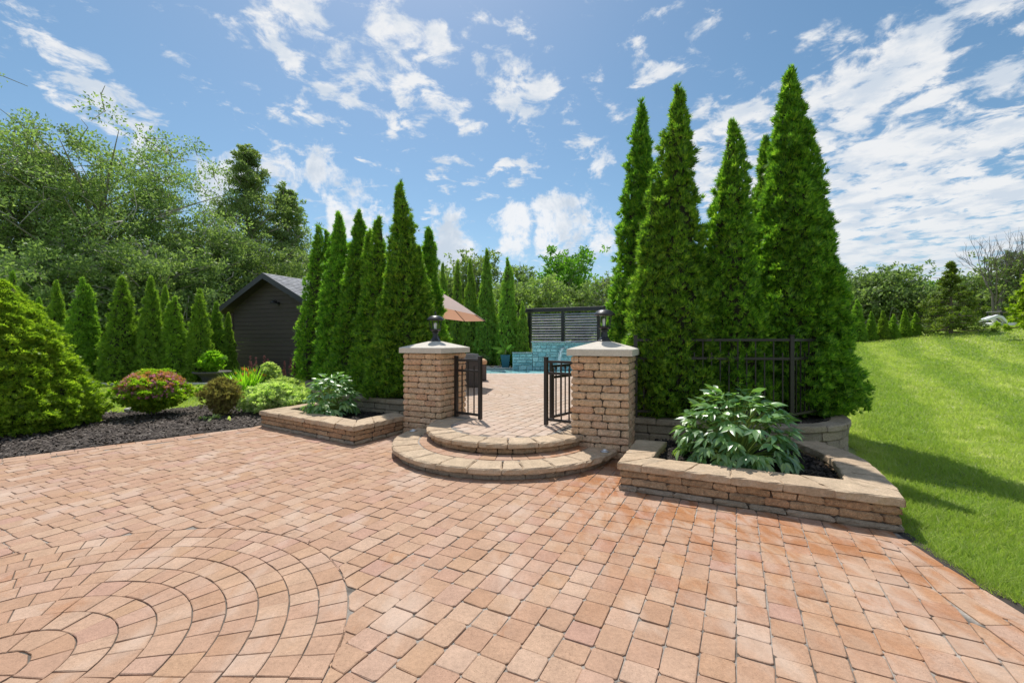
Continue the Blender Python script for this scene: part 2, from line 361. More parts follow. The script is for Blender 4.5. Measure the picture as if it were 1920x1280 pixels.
M['rust'] = leaf_mat('bronze_new_leaf', [(.62, .28, .14), (.68, .42, .12), (.60, .50, .10), (.70, .36, .26)], .4, .6, .2, 4, (1.1, 1, .8))
M['bronze'] = leaf_mat('bronze_green_leaf', [(.13, .10, .045), (.24, .19, .07), (.38, .36, .11), (.55, .54, .18)], .4, .55, .2, 8, (1.2, 1.3, .7))
M['lily'] = leaf_mat('daylily_leaf', [(0.144, 0.288, 0.024), (0.264, 0.432, 0.036), (0.408, 0.552, 0.06)], .45, .4, .4, 4)
M['orange'] = leaf_mat('orange_flower', [(.85, .38, .06), (.90, .52, .08)], .4, .5, .2, 4, (1, 1, .8))
M['plume'] = leaf_mat('purple_plume', [(.22, .08, .09), (.34, .15, .14)], .4, .6, .2, 4, (1, 1, 1))
M['banana'] = leaf_mat('banana_leaf', [(.18, .40, .04), (.32, .58, .05), (.55, .75, .08)], .5, .35, .5, 4)
M['teal'] = mat_plain('teal_glaze', (.01, .12, .17), .35, nz=.1)
M['shingle'] = stone_mat('roof_shingle', [(.24, .24, .25), (.32, .32, .34), (.38, .38, .40), (.28, .28, .29)], speck=.3, scale=40)
M['dark_wood'] = None
M['fabric'] = mat_plain('umbrella_fabric', (.50, .40, .36), .85, nz=.06)
M['cush'] = mat_plain('tan_cushion', (.60, .38, .22), .9, nz=.1)
M['greycush'] = mat_plain('grey_slats', (.38, .39, .41), .7, nz=.15)
M['white'] = mat_plain('white_paint', (.78, .78, .78), .5)
M['chrome'] = mat_plain('brushed_steel', (.70, .74, .78), .28, .9)
M['louvre'] = mat_plain('louvre_slat', (.13, .115, .12), .28, 0, .8, nz=.5, scale=4)
M['pebble'] = stone_mat('pale_stone', [(.55, .52, .48), (.66, .63, .58)], speck=.3)
M['poolstone'] = stone_mat('teal_ledgestone', [(.17, .36, .40), (.27, .48, .52), (.36, .58, .60), (.24, .42, .47), (.42, .62, .64)], speck=.6, scale=14, bumpd=.02)
M['grout'] = mat_plain('pale_teal_grout', (.50, .76, .78), .8, nz=.1)
M['coping'] = mat_plain('pool_coping', (.62, .60, .56), .7, nz=.15)
M['redmulch'] = stone_mat('red_mulch', [(.30, .13, .08), (.42, .20, .12)], speck=.6, scale=8)
def wood_mat():
    m, t, p, o = new_mat('dark_stained_boards'); r = rnd(t); pos = wpos_n(t)
    mp = N(t, 'ShaderNodeMapping'); L(t, pos, mp.inputs[0]); mp.inputs['Scale'].default_value = (1.2, 1.2, 14)
    g = noise(t, mp.outputs[0], 3.0, 6, .7, .3).outputs[0]
    c = mixc(t, g, (.045, .034, .032), (.13, .10, .09))
    c = mixc(t, math_n(t, 'MULTIPLY', r, .5), c, mixc(t, 1, c, (.6, .6, .65), 'MULTIPLY'))
    kn = maprange(t, noise(t, pos, 9, 2, .5).outputs[0], .755, .78, 0, .7)         # flaked knots
    c = mixc(t, kn, c, (.30, .28, .26))
    L(t, c, p.inputs['Base Color']); p.inputs['Roughness'].default_value = .75; bump(t, p, g, .4, .01); return m
M['dark_wood'] = wood_mat()
def wicker_mat():
    m, t, p, o = new_mat('grey_brown_wicker'); pos = wpos_n(t)
    w = N(t, 'ShaderNodeTexWave', wave_type='BANDS', bands_direction='Z'); w.inputs['Scale'].default_value = 18; L(t, pos, w.inputs[0])
    c = mixc(t, w.outputs['Fac'], (.07, .055, .05), (.17, .14, .13)); L(t, c, p.inputs['Base Color']); p.inputs['Roughness'].default_value = .7
    bump(t, p, w.outputs['Fac'], .6, .008); return m
M['wicker'] = wicker_mat()
def grass_mat(name, blade):
    m, t, p, o = new_mat(name); pos = wpos_n(t); s = N(t, 'ShaderNodeSeparateXYZ'); L(t, pos, s.inputs[0])
    # mowing stripes: soft bands running away from the patio, pale where the nap lies towards the eye
    u = math_n(t, 'ADD', math_n(t, 'MULTIPLY', s.outputs[0], .80), math_n(t, 'MULTIPLY', s.outputs[1], -.60))
    wn = noise(t, pos, .25, 2, .5).outputs[0]
    u = math_n(t, 'ADD', u, math_n(t, 'MULTIPLY', wn, 1.6))
    st = math_n(t, 'SINE', math_n(t, 'MULTIPLY', u, 2.9)); st = maprange(t, st, -.5, .5, 0, 1)
    n1 = noise(t, pos, .9, 5, .65).outputs[0]; n2 = noise(t, pos, 14, 3, .7).outputs[0]
    c = mixc(t, st, (.20, .275, .055), (.32, .375, .095))
    c = mixc(t, maprange(t, n1, .42, .68, 0, .6), c, (.21, .27, .045))
    c = mixc(t, maprange(t, n2, .35, .75, 0, .5), c, (.07, .15, .015))
    dry = maprange(t, noise(t, pos, 2.2, 5, .75, .3).outputs[0], .52, .68, 0, .65)
    c = mixc(t, math_n(t, 'MULTIPLY', dry, st), c, (.54, .52, .30))
    if blade:
        r = rnd(t); c = mixc(t, 1, c, (1.45, 1.45, 1.4), 'MULTIPLY'); c = mixc(t, math_n(t, 'MULTIPLY', r, .45), c, (.46, .48, .13)); c = mixc(t, maprange(t, r, .9, .97, 0, .7), c, (.42, .42, .24))
        tr = N(t, 'ShaderNodeBsdfTranslucent'); L(t, mixc(t, 1, c, (1.5, 1.7, .8), 'MULTIPLY'), tr.inputs[0])
        mx = N(t, 'ShaderNodeMixShader'); mx.inputs[0].default_value = .4; L(t, p.outputs[0], mx.inputs[1]); L(t, tr.outputs[0], mx.inputs[2]); L(t, mx.outputs[0], o.inputs[0])
    else: bump(t, p, n2, .8, .03)
    L(t, c, p.inputs['Base Color']); p.inputs['Roughness'].default_value = .6; p.inputs['Specular IOR Level'].default_value = .2
    return m
M['grass'] = grass_mat('lawn_turf', False); M['blade'] = grass_mat('grass_blades', True)
def water_mat():
    m, t, p, o = new_mat('pool_water'); p.inputs['Base Color'].default_value = (.42, .85, .85, 1); p.inputs['Roughness'].default_value = .06
    bump(t, p, noise(t, wpos_n(t), 3, 3, .5).outputs[0], .25, .03); return m
M['water'] = water_mat()
def jet_mat():
    m, t, p, o = new_mat('falling_water'); p.inputs['Base Color'].default_value = (.85, .93, .95, 1); p.inputs['Roughness'].default_value = .15; p.inputs['Transmission Weight'].default_value = .3; return m
M['jet'] = jet_mat()

# ------------------------------------------------------------------ ground
def sstep(x): x = np.clip(x, 0, 1); return x * x * (3 - 2 * x)
def ground_z(x, y):
    x = np.asarray(x, float); y = np.asarray(y, float)
    side = sstep((x - 4.5) / 9.0)
    z = side * 1.50 * sstep((y - 4) / 34.0) * 1.0
    z = z + side * np.exp(-(((x - 35) / 9) ** 2 + ((y - 28) / 12) ** 2)) * 1.35
    z = z + 1.3 * sstep((y - 30) / 30) * sstep((x - 2) / 14)
    return z - .03
xs = np.unique(np.concatenate([np.linspace(-400, -60, 12), np.linspace(-60, -10, 26), np.linspace(-10, 12, 60), np.linspace(12, 60, 60), np.linspace(60, 400, 12)]))
ys = np.unique(np.concatenate([np.linspace(-60, -4, 8), np.linspace(-4, 14, 60), np.linspace(14, 60, 60), np.linspace(60, 600, 14)]))
XX, YY = np.meshgrid(xs, ys); ZZ = ground_z(XX, YY)
V = np.c_[XX.ravel(), YY.ravel(), ZZ.ravel()]; nx = len(xs); ny = len(ys)
i = np.arange((ny - 1) * (nx - 1)); r_, c_ = i // (nx - 1), i % (nx - 1); a = r_ * nx + c_
F = np.c_[a, a + 1, a + nx + 1, a + nx]
tag(link('lawn', mesh('lawn', V, F, M['grass'], smooth=True)), 'rolling mown lawn around the paved garden', kind='structure')

# geometry of the place
def arr(*p): return np.array(p, float)
PL_O = arr((-3.95, 9.55), (-4.60, 8.02), (-2.34, 6.52), (-1.80, 7.50))           # left planter outer / inner line
PL_I = arr((-3.60, 9.30), (-4.20, 8.30), (-2.50, 7.10), (-2.10, 7.95))
PR_O = arr((1.60, 5.68), (1.10, 4.60), (3.16, 3.53), (3.37, 3.88), (3.59, 4.30), (3.79, 4.72), (3.87, 5.08), (3.88, 5.60))
PR_I = arr((1.95, 5.56), (1.52, 4.80), (3.03, 4.03), (3.13, 4.18), (3.27, 4.40), (3.43, 4.74), (3.53, 5.08), (3.55, 5.60))
RIGHT_EDGE = arr((2.35, -3), (2.55, 0), (2.76, 1.2), (2.92, 2.5), (2.94, 2.64), (3.0, 3.03), (3.08, 3.40), (3.14, 3.60))
RIGHT_IN = arr((2.0, -3), (2.2, 0), (2.38, 1.2), (2.53, 2.19), (2.565, 2.34), (2.64, 2.75), (2.80, 3.08), (2.96, 3.45))
def in_poly(x, y, P):
    x = np.asarray(x, float); y = np.asarray(y, float); ins = np.zeros(x.shape, bool); n = len(P)
    for k in range(n):
        x0, y0 = P[k]; x1, y1 = P[(k + 1) % n]
        c = ((y0 > y) != (y1 > y)) & (x < (x1 - x0) * (y - y0) / (y1 - y0 + 1e-12) + x0); ins ^= c
    return ins
PATIO = arr(*[tuple(p) for p in RIGHT_EDGE], (3.3, 4.2), (2.6, 5.2), (1.5, 6.2), (-1.3, 7.9), (-3.6, 8.9), (-4.62, 8.14), (-6.77, 5.82), (-8.6, 3.9), (-11, 1.0), (-11, -3))
me = mesh('patio', np.c_[PATIO, np.full(len(PATIO), -.0085)], [tuple(range(len(PATIO)))], M['sand'])
patio = tag(link('patio', me), 'paved patio of tumbled clay-coloured stones', kind='structure')

# --- pavers
UD = np.array([math.cos(R(27)), -math.sin(R(27))]); VD = np.array([math.sin(R(27)), math.cos(R(27))])   # across / along the courses
def chamfer(P, c):
    P = ccw(P); out = []
    for i in range(len(P)):
        p, a_, b_ = P[i], P[i - 1], P[(i + 1) % len(P)]
        for q in (a_, b_):
            d = q - p; l = np.linalg.norm(d) + 1e-9; out.append(p + d / l * min(c, l * .3))
    return np.array(out)
def circle_push(P, C, rad):
    """densify and push the corners that fall inside a round feature out to its rim"""
    Q = []
    for i in range(len(P)):
        for k in range(4): Q.append(P[i] + (P[(i + 1) % len(P)] - P[i]) * k / 4)
    Q = np.array(Q); d = Q - C; l = np.linalg.norm(d, axis=1); m = l < rad
    Q[m] = C + d[m] / l[m][:, None] * rad
    keep = [Q[0]]
    for q in Q[1:]:
        if np.linalg.norm(q - keep[-1]) > .012: keep.append(q)
    return np.array(keep)
def area(P): return .5 * abs(np.sum(P[:, 0] * np.roll(P[:, 1], -1) - np.roll(P[:, 0], -1) * P[:, 1]))
def field(x0, x1, y0, y1, width, lens, test, g, org=(0, 0)):
    polys = []; cs = np.array([[x, y] for x in (x0, x1) for y in (y0, y1)]) - np.array(org)
    us = cs @ UD; vs = cs @ VD; k0, k1 = int(us.min() / width) - 1, int(us.max() / width) + 1
    for k in range(k0, k1):
        v = vs.min() - g.random() * .2
        while v < vs.max():
            l = lens[g.integers(len(lens))]; c = np.array(org) + UD * ((k + .5) * width) + VD * (v + l / 2)
            if x0 < c[0] < x1 and y0 < c[1] < y1 and test(c[0], c[1]):
                a_ = np.array(org) + UD * (k * width); jj = g.normal(0, .0022, (4, 2))
                polys.append(np.array([a_ + VD * v, a_ + UD * width + VD * v, a_ + UD * width + VD * (v + l), a_ + VD * (v + l)]) + jj)
            v += l
    return polys
def rings(C, r0, w, n, tl, g, start=0):
    polys = []
    for k in range(start, n):
        ri, ro = r0 + k * w, r0 + (k + 1) * w
        if ri < .02:
            for s in range(3):
                polys.append(np.array([C + ro * np.array([math.cos(t), math.sin(t)]) for t in np.linspace(s * 2.09, (s + 1) * 2.09, 5)] + [C])); 
            continue
        cnt = max(5, int(2 * math.pi * (ri + ro) / 2 / tl)); cuts = np.sort((np.arange(cnt) + g.uniform(-.16, .16, cnt)) * 2 * math.pi / cnt)
        for i in range(cnt):
            t0 = cuts[i]; t1 = cuts[(i + 1) % cnt] + (2 * math.pi if i == cnt - 1 else 0); tt = np.linspace(t0, t1, 3 if k > 3 else 4)
            polys.append(np.array([C + ro * np.array([math.cos(t), math.sin(t)]) for t in tt] + [C + ri * np.array([math.cos(t), math.sin(t)]) for t in tt[::-1]]))
    return polys
def lay(polys, top, thick, gap, mat, parent, limit, g, key, jz=.0025, bev=.006, cham=.016):
    polys = [inset(ccw(p), gap) for p in polys if area(p) > .004]
    order = sorted(range(len(polys)), key=lambda i: key(polys[i].mean(0)))
    big_ = MB()
    for n_, i in enumerate(order):
        P = polys[i]
        if len(P) == 4: P = chamfer(P, cham * (0.6 + .8 * g.random()))
        else: P = P + 0
        VF = prism_np(P, top - thick, top, bev, .0011, g, bottom=False, tilt=(g.normal(0, .004), g.normal(0, .004), g.normal(0, jz)))
        if n_ < limit: piece('paver', VF, mat, parent)
        else: big_.add(*VF)
    if big_.V: tag(big_.build('paver', mat, parent), kind='stuff')
def vis_key(C):
    x, y = C
    if y < 1.6 or abs(x / y) > 1.2: return 1e3 + x * x + y * y
    return x * x + y * y
CC = np.array([-2.48, 2.05]); RW = .161; NR = 10; RC = RW * NR
def patio_test(x, y):
    if math.hypot(x - CC[0], y - CC[1]) < RC - .11: return False
    if not in_poly(np.array([x]), np.array([y]), PATIO)[0]: return False
    if x > np.interp(y, RIGHT_IN[:, 1], RIGHT_IN[:, 0]) + .045 and y < 3.45: return False
    if (x + 6.53) * .717 - (y - 5.60) * .697 < .02 and x < -4.6: return False
    if math.hypot(x + .08, y - 6.5) < 1.45: return False
    if in_poly(np.array([x]), np.array([y]), np.concatenate([PR_I]))[0] and y > 4.3: return False
    return True
g = np.random.default_rng(3)
P_f = field(-11, 3.3, -2.8, 9, .163, [.15, .165, .18, .21, .17], patio_test, g)
P_f = [circle_push(p, CC, RC + .002) if np.hypot(*(p - CC).T).min() < RC else p for p in P_f]
for p in P_f:
    if p[:, 1].max() < 3.6: p[:, 0] = np.minimum(p[:, 0], np.interp(p[:, 1], RIGHT_IN[:, 1], RIGHT_IN[:, 0]))
P_r = rings(CC, 0, RW, NR, .140, g)
P_b = []                                                        # border courses along the lawn
for (E0, E1) in ((0, .5), (.5, 1)):
    yv = -2.9
    while yv < 3.42:
        y2 = min(yv + .27 + .06 * g.random(), 3.47)
        q = lambda y, f: np.array([np.interp(y, RIGHT_IN[:, 1], RIGHT_IN[:, 0]) * (1 - f) + np.interp(y, RIGHT_EDGE[:, 1], RIGHT_EDGE[:, 0]) * f, y])
        P_b.append(np.array([q(yv, E0), q(yv, E1), q(y2, E1), q(y2, E0)])); yv = y2
for k, o_ in enumerate((0, .155)):                               # border along the shrub bed
    s = -6.0
    while s < 3.5:
        l = .20 + .05 * g.random(); d = np.array([.697, .717]); nn = np.array([.717, -.697]); b0 = np.array([-6.74, 5.85]) + nn * o_
        P_b.append(np.array([b0 + d * s, b0 + d * (s + l), b0 + d * (s + l) + nn * .155, b0 + d * s + nn * .155])); s += l
lay(P_f + P_r + P_b, 0.0, .03, .0029, M['paver'], patio, 300, g, vis_key, bev=.003, jz=.0016, cham=.012)
# grit swept into the joints is the patio sheet itself; a soil strip lies between border and lawn
E = RIGHT_EDGE; so_ = np.concatenate([E + [0.0, 0], (E + [.09, 0])[::-1]])
tag(link('soil_strip', mesh('soil_strip', np.c_[so_, np.full(len(so_), -.009)], [tuple(range(len(so_)))], M['mulch'])), 'bare soil edge between border stones and lawn', kind='structure')

# --- walls made of single blocks
def miter_path(P, d):
    P = np.asarray(P, float); out = []
    for i in range(len(P)):
        a_ = P[i] - P[max(i - 1, 0)] if i else P[1] - P[0]; b_ = P[min(i + 1, len(P) - 1)] - P[i] if i < len(P) - 1 else a_
        a_ = a_ / np.linalg.norm(a_); b_ = b_ / np.linalg.norm(b_); n1 = np.array([-a_[1], a_[0]]); n2 = np.array([-b_[1], b_[0]])
        m = n1 + n2; m /= np.linalg.norm(m); out.append(P[i] + m * d / max(.5, m @ n1))
    return np.array(out)
def course(parent, O, I, z0, z1, lens, mat, name, g, proud=0, jit=.0048, bev=.017, gap=.0045, breaks=(), seg=.08):
    O = np.asarray(O, float); I = np.asarray(I, float); dv = O - I; dv = dv / np.linalg.norm(dv, axis=1)[:, None]; O = O + dv * proud
    cum = np.r_[0, np.cumsum(np.linalg.norm(np.diff(O, axis=0), axis=1))]
    at = lambda A, s: np.array([np.interp(s, cum, A[:, 0]), np.interp(s, cum, A[:, 1])])
    cuts = [0.0] + [cum[b] for b in breaks] + [cum[-1]]; n = 0
    for c0, c1 in zip(cuts[:-1], cuts[1:]):
        s = c0; first = True
        while s < c1 - 1e-4:
            l = lens[g.integers(len(lens))] * (0.6 if first and g.random() < .5 else 1); first = False
            e = s + l
            if c1 - e < min(lens) * .55: e = c1
            mids = [cum[k] for k in range(len(cum)) if s + .02 < cum[k] < e - .02]
            ss = [s] + mids + [e]
            P = np.array([at(O, t) for t in ss] + [at(I, t) for t in ss[::-1]])
            P = inset(ccw(P), gap)
            V, F = prism_np(P, z0 + .0015, z1 - .0015, bev, jit, g, seg=seg); V[:, 2] += g.normal(0, .001)
            piece(name, (V, F), mat, parent); s = e; n += 1
    return n
def core_wall(parent, O, I, z0, z1, ins=.03, ins_in=None, name='core'):
    dv = O - I; ln = np.linalg.norm(dv, axis=1)[:, None]; a_ = O - dv / ln * ins; b_ = I + dv / ln * (ins if ins_in is None else ins_in); n = len(O)
    V = np.concatenate([np.c_[a_, np.full(n, z0)], np.c_[b_, np.full(n, z0)], np.c_[a_, np.full(n, z1)], np.c_[b_, np.full(n, z1)]])
    F = []
    for k in range(n - 1):
        F += [(k, k + 1, 2 * n + k + 1, 2 * n + k), (n + k + 1, n + k, 3 * n + k, 3 * n + k + 1), (2 * n + k, 2 * n + k + 1, 3 * n + k + 1, 3 * n + k)]
    F += [(0, 2 * n, 3 * n, n), (n - 1, 2 * n - 1, 4 * n - 1, 3 * n - 1)]
    c = np.array([V[:, 0].mean(), V[:, 1].mean(), z0]); return link(name, mesh(name, V - c, F, M['mortar']), parent, c)
def planter(O, I, br, label, seed):
    g = np.random.default_rng(seed); c = O.mean(0)
    t = thing('stone_planter', (c[0], c[1], 0), label, 'planter', 'stone planters beside the steps')
    core_wall(t, O, I, -.01, .25, .055, .02)
    dv = O - I; dv /= np.linalg.norm(dv, axis=1)[:, None]
    course(t, O - dv * .012, I, -.005, .055, [.36, .30], M['block_g'], 'stone_block', g, breaks=br)
    course(t, O - dv * .028, I, .055, .133, [.19, .30, .36], M['block'], 'stone_block', g, breaks=br)
    course(t, O - dv * .028, I, .133, .21, [.20, .33, .28], M['block'], 'stone_block', g, breaks=br)
    course(t, O, I, .21, .29, [.40, .42, .38], M['cap'], 'cap_stone', g, breaks=br, jit=.005, bev=.010, seg=.07, gap=.002)
    return t
pl_t = planter(PL_O, PL_I, (1, 2), 'low stone planter left of the steps holding a small peony', 11)
pr_t = planter(PR_O, PR_I, (1, 2), 'low stone planter right of the steps holding the large peony, curved at its lawn end', 12)

# raised beds behind the planters
WL = arr((-1.62, 8.05), (-2.3, 8.35), (-3.0, 8.75), (-3.7, 9.2), (-4.4, 9.85), (-5.0, 10.8), (-5.6, 11.9), (-6.1, 13.1), (-6.5, 14.6), (-6.6, 17.5))
WR = arr((1.62, 6.42), (2.3, 6.12), (3.0, 5.82), (3.6, 5.68), (4.15, 5.72), (4.6, 5.98), (4.95, 6.45), (5.15, 7.2), (5.25, 8.4), (5.3, 11.0))
def smooth_path(P, n=3):
    P = np.asarray(P, float)
    for _ in range(n - 1):
        Q = [P[0]]
        for i in range(len(P) - 1): Q += [P[i] * .75 + P[i + 1] * .25, P[i] * .25 + P[i + 1] * .75]
        P = np.array(Q + [P[-1]])
    return P
WLs, WRs = smooth_path(WL, 2), smooth_path(WR, 2)
def raised(Wp, side, label, seed):
    g = np.random.default_rng(seed); I = miter_path(Wp, side * .24)
    t = thing('retaining_wall', (Wp[0][0], Wp[0][1], 0), label, 'retaining wall', 'raised bed walls')
    core_wall(t, Wp, I, -.02, .40, .06, .02)
    course(t, Wp, I, -.02, .11, [.24, .32], M['block_g'], 'stone_block', g, proud=-.02, seg=.12)
    course(t, Wp, I, .11, .235, [.28, .36], M['block_g'], 'stone_block', g, proud=-.02, seg=.12)
    course(t, Wp, I, .235, .36, [.40, .34], M['block_g'], 'stone_block', g, proud=-.02, seg=.12)
    course(t, Wp, I, .36, .45, [.42, .46], M['block_g'], 'cap_stone', g, proud=.01, seg=.1)
    return I
WL_I = raised(WLs, -1, 'weathered stone retaining wall under the left row of arborvitae', 21)
WR_I = raised(WRs, 1, 'curved stone retaining wall under the five tall arborvitae', 22)
TL = arr((-1.05, 8.1), (-2.0, 9.8), (-3.0, 12.2), (-4.0, 15), (-4.6, 17.4))             # terrace edge at the left bed
TR = arr((1.45, 6.75), (1.55, 8.2), (2.0, 9.6), (3.6, 11.0), (6, 13), (8, 17.4))
def bed(name, A, B, z, label):
    P = np.concatenate([A, B[::-1]]); V = np.c_[P, np.full(len(P), z)]
    return tag(link(name, mesh(name, V, [tuple(range(len(P)))], M['mulch'])), label, kind='structure')
bed('soil_bed', WLs - (WLs - WL_I) * .2, TL, .40, 'mulched soil of the raised left bed')
bed('soil_bed', WRs - (WRs - WR_I) * .2, TR, .40, 'mulched soil of the raised right bed')

# terrace
TER = np.concatenate([arr((-1.2, 7.75), (-1.25, 6.9), (-1.0, 6.2), (0, 5.7), (.9, 6.0), (1.2, 6.5)), TR, TL[::-1]])
top = np.c_[TER, np.full(len(TER), .279)]; bot = np.c_[TER, np.full(len(TER), -.05)]; n = len(TER)
Ft = [tuple(range(n))] + [(n + k, n + (k + 1) % n, (k + 1) % n, k) for k in range(n)]
terrace = tag(link('terrace', mesh('terrace', np.concatenate([top, bot]), Ft, M['sand'])), 'raised paved terrace beyond the gate', kind='structure')
UC = np.array([-.03, 6.69]); UR = 1.25; LC = np.array([-.08, 6.50]); LR = 1.64
GN = np.array([.44, .9])
C2 = np.array([-1.35, 10.4])
def pillar_geo(fr, ang, w=.775):
    u = np.array([math.cos(ang), -math.sin(ang)]); v_ = np.array([math.sin(ang), math.cos(ang)]); return u, v_
PRc = np.array([1.515, 5.70]); PRa = R(22); PLc = np.array([-1.152, 7.10]); PLa = R(26.5); PW = .775
def pil_local(c, ang, x, y):
    u, v_ = pillar_geo(c, ang); d = np.array([x, y]) - c; return -(d @ u), d @ v_      # distance leftwards / backwards from the front right corner
def in_pillar(x, y, pad=.02):
    for c, a_ in ((PRc, PRa), (PLc, PLa)):
        l, b_ = pil_local(c, a_, x, y)
        if -pad < l < PW + pad and -pad < b_ < PW + pad: return True
    return False
def ter_test(x, y):
    if not in_poly(np.array([x]), np.array([y]), TER)[0] or in_pillar(x, y): return False
    r = math.hypot(x - UC[0], y - UC[1]); front = GN @ np.array([x, y]) < 6.2
    if front and r > .86: return False
    if .86 < r < 1.27 and GN @ np.array([x, y]) < 6.35: return False
    if math.hypot(x - C2[0], y - C2[1]) < 1.20: return False
    return True
g = np.random.default_rng(4)
P_t = field(-5, 8.5, 5.5, 17.4, .163, [.165, .20, .235], ter_test, g)
P_t = [circle_push(p, C2, 1.29) if np.hypot(*(p - C2).T).min() < 1.28 else p for p in P_t]
P_t2 = rings(C2, 0, .161, 8, .18, g)
P_t2 = [p for p in P_t2 if in_poly(p.mean(0)[:1], p.mean(0)[1:], TER)[0] and not in_pillar(*p.mean(0))]
def tkey(C): return C[1] * C[1] + (900 if abs(C[0] / C[1]) > .16 else 0)
lay(P_t + P_t2, .29, .02, .0035, M['paver_t'], terrace, 300, g, tkey, jz=.001)

# steps
st = thing('entrance_steps', (0, 5.5, 0), 'two curved stone steps fanning out between the brick pillars', 'steps')
def arc_course(C, ro, ri, a0, a1, z0, z1, lens, mat, name, g, **kw):
    th = np.linspace(R(a0), R(a1), 60); e = np.c_[np.cos(th), np.sin(th)]
    course(st, C + e * ro, C + e * ri, z0, z1, lens, mat, name, g, **kw)
def disc(C, r, z0, z1, a0, a1, name, mat, back):
    th = np.linspace(R(a0), R(a1), 40); P = np.concatenate([C + np.c_[np.cos(th), np.sin(th)] * r, back]); P = ccw(P); n = len(P)
    V = np.concatenate([np.c_[P, np.full(n, z1)], np.c_[P, np.full(n, z0)]]); F = [tuple(range(n))] + [(n + k, n + (k + 1) % n, (k + 1) % n, k) for k in range(n)]
    c = np.array([C[0], C[1], z0]); link(name, mesh(name, V - c, F, mat), st, c)
g = np.random.default_rng(5)
disc(LC, 1.30, -.02, .132, -200, -20, 'core', M['sand'], arr((1.3, 6.3), (-1.2, 7.4)))
disc(LC, 1.52, -.02, .09, -206, -22, 'core', M['mortar'], arr((1.3, 6.3), (-1.2, 7.4)))
disc(UC, 1.10, .10, .24, -205, -22, 'core', M['mortar'], arr((1.1, 6.5), (-1.1, 7.4)))
arc_course(LC, 1.575, 1.40, -206, -22, -.01, .068, [.30, .24, .36], M['block_g'], 'riser_block', g, seg=.1)
arc_course(LC, LR, 1.27, -206, -24, .068, .145, [.24, .40, .38, .42], M['cap'], 'step_stone', g, jit=.005, bev=.016, gap=.0045)
arc_course(UC, 1.20, 1.0, -212, -20, .140, .215, [.20, .28, .34], M['block'], 'riser_block', g, seg=.1)
arc_course(UC, UR, .88, -214, -18, .215, .29, [.26, .40, .42, .38], M['cap'], 'step_stone', g, jit=.005, bev=.016, gap=.0045)
P_s = []                                                        # small paving between the step rings
for a0 in np.arange(-200, -24, 9.5):
    t0, t1 = R(a0), R(a0 + 9.5); tt = np.linspace(t0, t1, 3)
    P_s.append(np.array([LC + 1.262 * np.array([math.cos(t), math.sin(t)]) for t in tt] + [LC + 1.0 * np.array([math.cos(t), math.sin(t)]) for t in tt[::-1]]))
for p in P_s: piece('paver', prism_np(inset(ccw(p), .003), .12, .142 + g.normal(0, .001), .005, .001, g, bottom=False), M['paver'], st)

# pillars
def pillar(c0, ang, label, seed):
    g = np.random.default_rng(seed); u, v_ = pillar_geo(c0, ang); ctr = c0 - u * PW / 2 + v_ * PW / 2
    t = thing('gate_pillar', (ctr[0], ctr[1], 0), label, 'pillar', 'gate pillars')
    toW = lambda l, b_: c0 - u * l + v_ * b_
    def rect(l0, l1, b0, b1): return np.array([toW(l0, b0), toW(l1, b0), toW(l1, b1), toW(l0, b1)])
    V, F = prism_np(rect(.028, PW - .028, .028, PW - .028), -.01, 1.35, .002); piece('core', (V, F), M['mortar'], t)
    dep = .11; h = 1.355 / 14
    pats = [[.40, .60], [.31, .60], [.50, .77], [.27, .52], [.36, .66]]
    for k in range(14):
        z0, z1 = k * h, (k + 1) * h; full = k % 2
        for side in range(4):
            lo, hi = (0, PW) if (side % 2) == full else (dep, PW - dep)
            cuts = pats[g.integers(len(pats))]; cuts = [lo + (hi - lo) * (q if g.random() < .5 else q * .97) for q in cuts]
            if side % 2 != full: cuts = [lo + (hi - lo) * g.uniform(.35, .65)]
            if g.random() < .5: cuts = [lo + hi - q for q in cuts[::-1]]
            cc = [lo] + cuts + [hi]
            for s0, s1 in zip(cc[:-1], cc[1:]):
                P = {0: rect(s0, s1, 0, dep), 2: rect(s0, s1, PW - dep, PW), 1: rect(0, dep, s0, s1), 3: rect(PW - dep, PW, s0, s1)}[side]
                P = inset(ccw(P), .005)
                piece('brick', prism_np(P, z0 + .0035, z1 - .0035, .020, .005, g, seg=.075), M['block_p'], t)
    ov = .045; P = rect(-ov, PW + ov, -ov, PW + ov); m = P.mean(0); V = []; lv = [(1, 1.358), (1.0, 1.363), (1.0, 1.440), (.985, 1.449), (.22, 1.548), (.20, 1.552)]
    for s, z in lv: V += [(*(m + (p - m) * s), z) for p in ccw(P)]
    F = [(3, 2, 1, 0)] + [(r * 4 + k, r * 4 + (k + 1) % 4, r * 4 + 4 + (k + 1) % 4, r * 4 + 4 + k) for r in range(5) for k in range(4)] + [(20, 21, 22, 23)]
    piece('pillar_cap', (np.array(V), F), M['concrete'], t)
    return ctr
ctrL = pillar(PLc, PLa, 'left tan stone gate pillar with pale pyramid cap', 31)
ctrR = pillar(PRc, PRa, 'right tan stone gate pillar with pale pyramid cap', 32)
